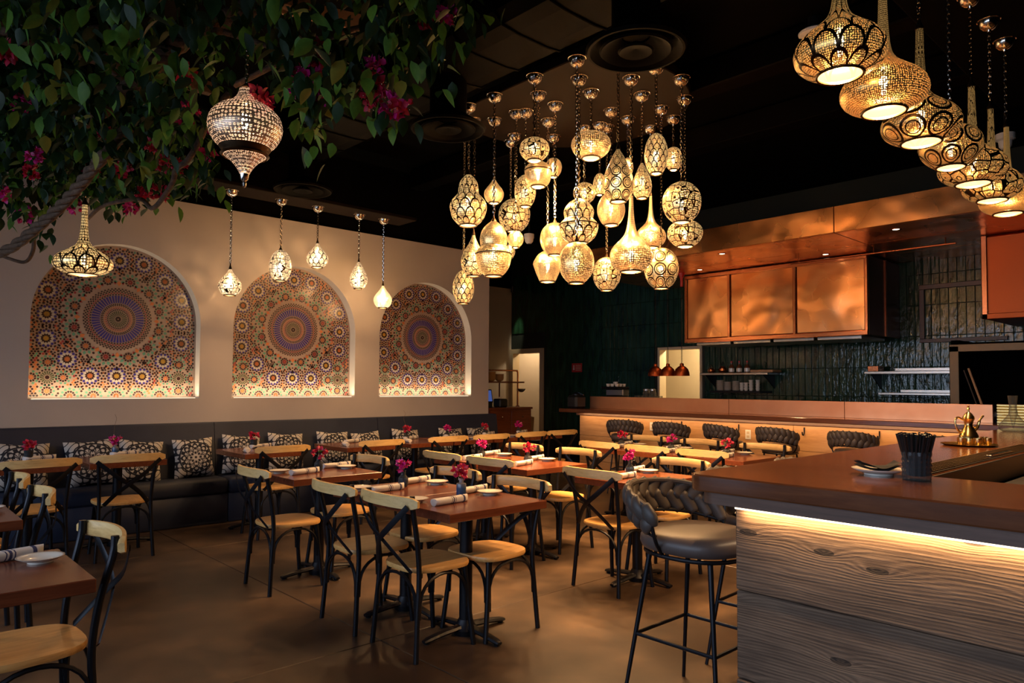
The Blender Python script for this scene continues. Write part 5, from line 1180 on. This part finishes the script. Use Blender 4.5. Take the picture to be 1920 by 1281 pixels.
for k, (y, n_) in enumerate(((5.95, 14), (5.82, 12), (5.68, 13))):
    g = thing('plate_stack', ('stack of grey plates at left of lower shelf', 'stack of grey plates in middle of lower shelf', 'stack of grey plates nearest the cups')[k], 'plate stack', (SX + .16, y, 1.3855), 0, 'plate stacks on the lower shelf')
    PM = MB().lathe([(.0001, 0), (.04, 0), (.062, .010), (.060, .012), (.0001, .005)], 20).mesh('plate', 'white_china', 40)
    for q in range(n_): mobj('plate', PM, g, (0, 0, q * .0115))
for k, (y, n_) in enumerate(((5.56, 3), (5.49, 3), (5.41, 4), (5.30, 4))):
    g = thing('cup_stack', ('stack of white cups next to the plates', 'stack of white cups second from the plates', 'taller stack of white cups on lower shelf', 'rightmost stack of white cups on lower shelf')[k], 'cup stack', (SX + .12, y, 1.3855), 0, 'cup stacks on the lower shelf')
    for q in range(n_): mobj('cup', CP, g, (0, 0, q * .04), (0, 0, q))
tag(MB().rbox(SX + .06, SX + .25, 3.57, 3.71, 1.6605, 1.735, .006).obj('wicker_box', 'copper_pot'), 'small brown box at the left end of the right shelf', 'box')
for z, y0, y1, lab in ((1.6605, 2.64, 3.36, 'shallow steel sheet tray on the upper right shelf'), (1.3855, 2.72, 3.30, 'shallow steel sheet tray on the lower right shelf')):
    g = thing('sheet_tray', lab, 'tray', (SX + .02, (y0 + y1) / 2, z), 0, 'sheet trays'); L = (y1 - y0) / 2
    MB().box(0, .30, -L, L, 0, .004).box(0, .006, -L, L, 0, .035).box(.294, .30, -L, L, 0, .035).box(0, .30, -L, -L + .006, 0, .035).box(0, .30, L - .006, L, 0, .035).obj('pan', 'steel', g, smooth=0)
g = thing('cook_range', 'dark cooking range along the tiled kitchen wall', 'range', (9.8, 4.4, 0)); MB().rbox(-.35, .38, -1.4, 1.6, 0, .95, .01).obj('body', 'black_metal', g)
for k in range(6): MB().lathe([(.022, 0), (.022, .02), (.012, .028)], 14).obj('knob', 'steel', g, (-.355, -1.2 + .45 * k, .85), (0, -PI / 2, 0))
# heat lamps
for k, (y, lab) in enumerate(((6.36, 'left copper heat lamp over the pass'), (6.14, 'middle copper heat lamp over the pass'), (5.90, 'right copper heat lamp over the pass'))):
    g = thing('heat_lamp', lab, 'heat lamp', (8.85, y, 1.60), 0, 'copper heat lamps over the pass')
    MB().lathe([(.108, 0), (.112, .004), (.108, .05), (.088, .10), (.05, .135), (.03, .145), (.028, .175), (.015, .185), (.014, .176), (.026, .14), (.048, .128), (.085, .095), (.103, .05)], 32, cap=False).obj('shade', 'copper_red', g)
    co = MB(); H_ = 1.30 - .16
    co.tube([(.009 * math.cos(q * 1.05), .009 * math.sin(q * 1.05), .185 + H_ * q / 300) for q in range(301)], .0035, 5); co.obj('coiled_cord', 'black_plastic', g)
    MB().lathe([(.02, 1.30), (.02, 1.42), (.05, 1.48), (.05, 1.499)], 16).obj('ceiling_reel', 'red_plastic', g)
    MB().lathe([(.0001, .03), (.03, .035), (.04, .07), (.0001, .10)], 16).obj('bulb', 'downlight_face', g)
    spot('heat_lamp_bulb', (8.85, y, 1.62), (8.85, y, 0), 6, (1, .5, .2), 120, .03)
# figure-like white decor seen through the pass window
g = thing('prep_shelf_unit', 'pale shelving upright seen through the pass window', 'shelf', (11.0, 6.6, 0)); MB().rbox(0, .04, -.25, -.21, 0, 2.0, .004).obj('post', 'white_plastic', g)
for z in (1.0, 1.35): MB().rbox(0, .35, -.25, .25, z, z + .02, .003).obj('shelf_board', 'steel', g)
tag(MB().lathe([(.0001, 0), (.09, 0), (.10, .05), (.07, .2), (.05, .26), (.08, .32), (.07, .40), (.0001, .46)], 16, (11.15, 6.75, 1.3705)).obj('cloth_bundle', 'white_china'), 'pale bundle standing on the shelf seen through the pass window', 'bundle')

# ---- sign, service station by the doorway
g = thing('fire_sign', 'small red fire extinguisher sign on the dark green wall', 'sign', (XK - .018, 9.13, 1.79))
MB().rbox(-.006, 0, -.13, .13, -.085, .085, .002).obj('plate', 'red_plastic', g)
MB().add([(-.0075, .075, -.05), (-.0075, .10, -.02), (-.0075, .085, -.02), (-.0075, .085, .05), (-.0075, .065, .05), (-.0075, .065, -.02), (-.0075, .05, -.02)], [tuple(range(7))]).obj('arrow_mark', 'white_plastic', g, smooth=0)
for z in (.04, .01, -.02, -.05): MB().rbox(-.0078, -.006, -.10, .03, z, z + .008, .0005).obj('text_line', 'cream_paint', g, smooth=0)
cb = thing('service_cabinet', 'red-brown wooden service cabinet beside the far doorway', 'cabinet', (7.98, 8.85, 0))
MB().rbox(-.47, .47, -.24, .25, .0, 1.05, .004).obj('body', 'cabinet_wood', cb, smooth=0); MB().rbox(-.49, .49, -.26, .26, 1.05, 1.085, .004).obj('top', 'cabinet_wood', cb, smooth=0)
for k in range(2):
    for z0_, z1_ in ((.66, 1.03), (.05, .64)):
        dr = MB().rbox(-.455 + k * .46, -.005 + k * .46, -.258, -.24, z0_, z1_, .004).obj('drawer' if z0_ > .5 else 'door', 'cabinet_wood', cb, smooth=0)
        MB().lathe([(.006, 0), (.006, .015), (.015, .022), (.013, .034), (.0001, .037)], 14).obj('knob', 'chrome', dr, (-.23 + k * .46, -.258, z1_ - .10), (PI / 2, 0, 0))
g = thing('pipe_shelf', 'copper pipe shelf rack standing on the service cabinet', 'rack', (7.98, 8.85, 1.0855))
MB().tube(bez([(.38, 0, 0), (.38, 0, .30), (.38, 0, .56), (.36, 0, .60), (.30, 0, .61), (-.45, 0, .61)], 6), .014, 10).obj('pipe_frame', 'copper_pot', g); MB().lathe([(.035, 0), (.035, .012), (.02, .02)], 16, (.38, 0, 0)).obj('flange', 'copper_pot', g); MB().rbox(-.46, .42, -.13, .13, .40, .425, .004).obj('board', 'cabinet_wood', g, smooth=0); MB().tube([(.05, .1, 0), (.05, .1, .4)], .012, 8).obj('pipe_post', 'copper_pot', g)
for k, (dx, n_, lab) in enumerate(((-.38, 6, 'stack of bowls at left on the pipe shelf'), (-.22, 7, 'stack of bowls second on the pipe shelf'), (-.04, 5, 'stack of bowls nearest the pipe bend'))):
    g = thing('bowl_stack', lab, 'bowl stack', (7.98 + dx, 8.85, 1.511), 0, 'bowl stacks on the pipe shelf'); BM = MB().lathe([(.0001, 0), (.03, 0), (.06, .02), (.078, .05), (.075, .05), (.055, .022), (.0001, .006)], 18).mesh('bowl', 'cardboard', 40)
    for q in range(n_): mobj('bowl', BM, g, (0, 0, q * .018))
g = thing('order_screen', 'small blue lit touch screen on the service cabinet', 'screen', (7.58, 8.72, 1.0855)); MB().rbox(-.12, .12, -.01, .02, .08, .30, .006).obj('bezel', 'black_plastic', g, rot=(-.2, 0, 0)); MB().add([(-.10, -.0115, .10), (.10, -.0115, .10), (.10, -.0115, .28), (-.10, -.0115, .28)], [(0, 1, 2, 3)]).obj('display', 'screen_blue', g, rot=(-.2, 0, 0), smooth=0); MB().rbox(-.05, .05, -.06, .06, 0, .09, .01).obj('stand', 'black_plastic', g)
g = thing('receipt_printer', 'black receipt printer beside the touch screen', 'printer', (7.85, 8.72, 1.0855)); MB().rbox(-.09, .09, -.09, .09, 0, .14, .02).obj('housing', 'black_plastic', g); MB().rbox(-.04, .04, -.02, .0, .14, .17, .002).obj('paper', 'white_china', g)
g = thing('hanging_bowl', 'small steel bowl fixed on the pipe of the service cabinet', 'bowl', (8.40, 8.80, 1.33)); MB().lathe([(.0001, 0), (.03, .004), (.06, .03), (.075, .06), (.072, .06), (.0001, .008)], 20).obj('bowl', 'steel', g); MB().rbox(-.03, .0, -.01, .06, .04, .06, .004).obj('clamp', 'steel', g)
tag(MB().rbox(-.11, .11, -.08, .08, 0, .42, .006).obj('paper_bag', 'cardboard', None, (8.9, 9.2, .47), (.08, 0, .3)), 'tan paper bag standing by the far doorway', 'bag')
g = thing('stool_crate', 'dark crate under the tan paper bag', 'crate', (8.9, 9.2, 0)); MB().rbox(-.2, .2, -.16, .16, 0, .46, .01).obj('box', 'black_plastic', g)
spot('added_tile_spot', (XK - .35, 10.6, 3.3), (XK, 10.8, 2.5), 40, (1, .86, .55), 24, .04)  # added spot, brightens the green tile in place of a hidden lamp
g = thing('added_spotlight', 'small black spotlight added above the far doorway', 'spotlight', (XK - .35, 10.6, 3.34)); MB().lathe([(.03, 0), (.035, .01), (.035, .12), (.02, .13)], 16).obj('head', 'black_metal', g); MB().tube([(0, 0, .12), (0, 0, ZC - 3.34)], .008, 8).obj('stem', 'black_metal', g)  # invented fixture for the added spot
# ---- ceiling devices
p = atd(992, 448, 9.2); g = thing('security_camera', 'white dome security camera hanging left of the copper soffit', 'camera', (p.x, p.y, p.z)); MB().lathe([(.0001, -.07), (.03, -.062), (.052, -.035), (.058, 0), (.066, .01), (.066, .06), (.03, .07)], 20).obj('housing', 'white_plastic', g); MB().lathe([(.0001, -.075), (.02, -.071), (.025, -.06)], 12).obj('lens', 'black_plastic', g); MB().tube([(0, 0, .06), (0, 0, ZC - p.z)], .012, 8).obj('stem', 'black_metal', g)
p = atd(1885, 265, 7.0); g = thing('security_camera', 'white turret security camera near the right picture edge', 'camera', (p.x, p.y, p.z)); MB().lathe([(.0001, -.09), (.035, -.08), (.055, -.05), (.06, 0), (.085, .015), (.085, .07), (.03, .08)], 20).obj('housing', 'white_plastic', g); MB().lathe([(.0001, -.095), (.02, -.09), (.026, -.075)], 12).obj('lens', 'black_plastic', g); MB().tube([(0, 0, .07), (0, 0, ZC - p.z)], .012, 8).obj('stem', 'black_metal', g)
p = onZ(1527, 64, 4.22); g = thing('access_point', 'white round wireless access point on the dark ceiling', 'access point', (p.x, p.y, 4.22)); MB().lathe([(.0001, -.02), (.09, -.018), (.115, -.006), (.12, .01), (.11, .02)], 32).obj('housing', 'white_plastic', g); MB().lathe([(.035, -.0205), (.04, -.0205)], 24, uvscale=1).obj('status_ring', 'screen_blue', g); MB().lathe([(.05, .018), (.05, .129)], 16).obj('mount', 'black_metal', g)

# ================================================================== FLOWERING VINE
random.seed(21)
vn = thing('flowering_vine', 'dense bougainvillea vine with magenta flowers trained under the ceiling at upper left', 'vine', (1.2, 5.0, 3.3)); VO = Vector((1.2, 5.0, 3.3))
def P3(*l): return [atd(x, y, d) - VO for x, y, d in l]
def twist(path, r, name='branch', strands=3, turns=5):
    pts = bez(path, 8); m = MB(); N = len(pts)
    for s_ in range(strands):
        q = []
        for i, p in enumerate(pts):
            t = (pts[min(i + 1, N - 1)] - pts[max(i - 1, 0)]).normalized(); a = t.orthogonal().normalized(); b = t.cross(a)
            ph = 2 * PI * (s_ / strands + turns * i / N); q.append(p + (a * math.cos(ph) + b * math.sin(ph)) * r * .62)
        m.tube(q, r * .62, 7)
    return m.obj(name, 'bark', vn, smooth=60)
def limb(path, r0, r1, name='branch'):
    pts = bez(path, 6); N = len(pts); return MB().tube(pts, [r0 + (r1 - r0) * i / (N - 1) for i in range(N)], 8).obj(name, 'bark', vn, smooth=60)
twist(P3((-30, 485, 5.7), (20, 465, 5.5), (65, 430, 5.3), (105, 395, 5.1), (140, 358, 4.9), (172, 318, 4.7), (205, 280, 4.6), (240, 240, 4.6)), .034, turns=6)
limb(P3((-20, 470, 6.0), (20, 486, 6.0), (48, 491, 6.0), (62, 470, 6.0), (66, 435, 6.0), (90, 395, 5.95)), .012, .018)
limb(P3((165, 410, 5.8), (190, 388, 5.7), (225, 378, 5.6), (265, 374, 5.5), (288, 390, 5.4), (322, 345, 5.2), (330, 318, 5.1), (352, 300, 5.0), (375, 262, 4.9), (395, 215, 4.8), (430, 175, 4.8)), .014, .024)
twist(P3((150, 230, 4.9), (215, 185, 4.8), (280, 130, 4.7), (335, 80, 4.6), (410, 45, 4.5), (520, -10, 4.4)), .055, turns=5)
limb(P3((-10, 60, 4.3), (40, 55, 4.3), (80, 42, 4.3), (140, 60, 4.3), (190, 52, 4.3), (260, 70, 4.3)), .028, .016)
limb(P3((100, 30, 4.4), (130, 70, 4.4), (170, 105, 4.4), (230, 150, 4.5)), .022, .014)
limb(P3((420, 60, 4.3), (470, 75, 4.3), (520, 92, 4.2), (560, 100, 4.2)), .02, .012)
limb(P3((440, 160, 4.4), (520, 120, 4.3), (600, 80, 4.2), (690, 60, 4.1), (780, 15, 4.0)), .018, .012)
limb(P3((640, 60, 4.3), (700, 45, 4.3), (800, 5, 4.2)), .02, .016)
# leaf positions
def xmax(y): return 2.02 + .10 * math.sin(y * 2.1) + (.12 if y < 4.4 else -.05)
LV = []
def leafM(p, pitch, az, roll, sc):
    return Matrix.Translation(p) @ Matrix.Rotation(az, 4, 'Z') @ Matrix.Rotation(pitch, 4, 'X') @ Matrix.Rotation(roll, 4, 'Y') @ Matrix.Scale(sc, 4)
clumps = []
for k in range(330):
    y = random.uniform(2.1, 7.7); x = random.uniform(.10 * y, xmax(y)) ; edge = xmax(y) - x
    lowz = 3.03 + .07 * math.sin(3 * x + 2 * y) + (.05 if y < 3 else 0) + .25 * max(0, .25 - edge)
    clumps.append((x, y, random.uniform(lowz, 3.75)))
sprays = [(560, 190, 4.05), (590, 240, 4.0), (640, 110, 4.0), (665, 120, 4.0), (705, 175, 3.9), (740, 195, 3.9), (575, 215, 4.0), (690, 95, 4.0), (800, 60, 3.85), (810, 110, 3.85), (785, 30, 3.9), (870, 30, 3.8), (520, 215, 4.05), (280, 220, 4.4), (300, 250, 4.4), (200, 280, 4.6), (240, 290, 4.6), (330, 200, 4.4), (390, 330, 5.3), (345, 260, 5), (90, 330, 5.2), (60, 410, 6.0), (40, 370, 5.8), (120, 390, 6.1), (220, 350, 6), (250, 340, 6), (290, 330, 5.9), (180, 330, 5.4), (10, 400, 5.8), (20, 330, 5.4), (110, 430, 6.2)]
for x, y, d in sprays: p = atd(x, y, d); clumps.append((p.x, p.y, p.z)); clumps.append((p.x - .06, p.y + .05, p.z + .13))
for (x, y, z) in clumps:
    for q in range(random.randint(11, 17)):
        p = Vector((x + random.gauss(0, .10), y + random.gauss(0, .10), z + random.gauss(-.02, .075)))
        LV.append((leafM(p - VO, random.uniform(-1.5, -.25), random.uniform(0, 2 * PI), random.uniform(-.5, .5), random.uniform(.75, 1.25)), p))
LC = [(460, 255, 4.4, 100), (158, 450, 7.0, 62)]
def clear(p):
    d = depth(p); v = p - EYE; px = PP[0] + F * v.dot(rt) / d; py = PP[1] - F * v.dot(up) / d
    return all(math.hypot(px - a, (py - b) * .8) > r or d > c for a, b, c, r in LC)
LV = [t for t in LV if clear(t[1])]
def rank(t):
    p = t[1]; d = depth(p); v = p - EYE; px = PP[0] + F * v.dot(rt) / d; py = PP[1] - F * v.dot(up) / d
    return (1 if (0 < px < 1000 and 0 < py < 520) else 0, -(p.z * 1.6 + d * .35))
LV.sort(key=rank, reverse=True)
big = {k: leaf_mb(.105, .060).mesh('leaf', k, 60) for k in ('leaf_dark', 'leaf_light', 'leaf_yellow')}
kinds = ['leaf_light', 'leaf_light', 'leaf_dark', 'leaf_dark', 'leaf_light', 'leaf_yellow', 'leaf_dark']  # more light leaves low in front: light from below put into colour
rest = MB(); proto = leaf_mb(.105, .060)
for k, (mx, p) in enumerate(LV):
    if k < 300:
        o = mobj('leaf', big[random.choice(kinds)], vn); o.matrix_local = mx
    else:
        rest.add([tuple(mx @ Vector(v)) for v in proto.v], proto.f, None, 0 if random.random() < .72 else 1)
ro = rest.obj('leaf_mass', ['leaf_dark', 'leaf_light'], vn, smooth=60); ro['kind'] = 'stuff'
FM = [bract_cluster(40 + s, .07, 16, .05).mesh('flower_cluster', 'magenta' if s % 3 else 'magenta_red', 80) for s in range(4)]
SM = [stam(60 + s, .085, 10) for s in range(2)]
fl_px = [(592, 100, 3.95), (578, 140, 3.95), (596, 180, 3.95), (700, 165, 3.85), (750, 195, 3.8), (702, 130, 3.9), (835, 22, 3.75), (800, 40, 3.8), (490, 185, 4.15), (440, 210, 4.4), (230, 8, 4.2), (10, 95, 4.3), (345, 140, 4.4), (350, 215, 4.5), (65, 290, 4.9), (60, 325, 5.0), (205, 255, 4.7), (10, 365, 5.3), (385, 285, 5.3), (300, 305, 5.3), (230, 318, 5.4), (140, 385, 5.9), (246, 388, 5.9), (265, 358, 5.7), (298, 360, 5.7), (46, 402, 5.9), (395, 240, 5.0), (280, 270, 5.0), (335, 312, 5.5), (565, 160, 3.97), (735, 205, 3.82), (690, 190, 3.86), (170, 320, 5.4), (40, 195, 4.8)]
for k, (x, y, d) in enumerate(fl_px):
    o = mobj('flower_cluster', FM[k % 4], vn, atd(x, y, d) - VO, (random.uniform(0, 6), random.uniform(0, 6), 0), (random.uniform(.7, .95),) * 3); mobj('stamens', SM[k % 2], o)
# ceiling trellis and tan boards the vine hangs from
tag(MB().rbox(-.35, .35, -.012, .012, -.06, .06, .003).obj('trellis_board', 'tan_board', None, atd(600, 26, 4.9), (0, 0, -.3), smooth=0), 'tan wooden board showing above the vine', 'board')
for k, y in enumerate((2.6, 4.4, 6.2)):
    tag(MB().rbox(-1.9, 2.2, y - .04, y + .04, 3.93, 4.03, .004).obj('trellis_beam', 'bark', smooth=0), ('dark trellis beam nearest the camera above the vine', 'dark trellis beam in the middle above the vine', 'dark trellis beam nearest the niche wall above the vine')[k], 'beam', 'trellis beams above the vine')
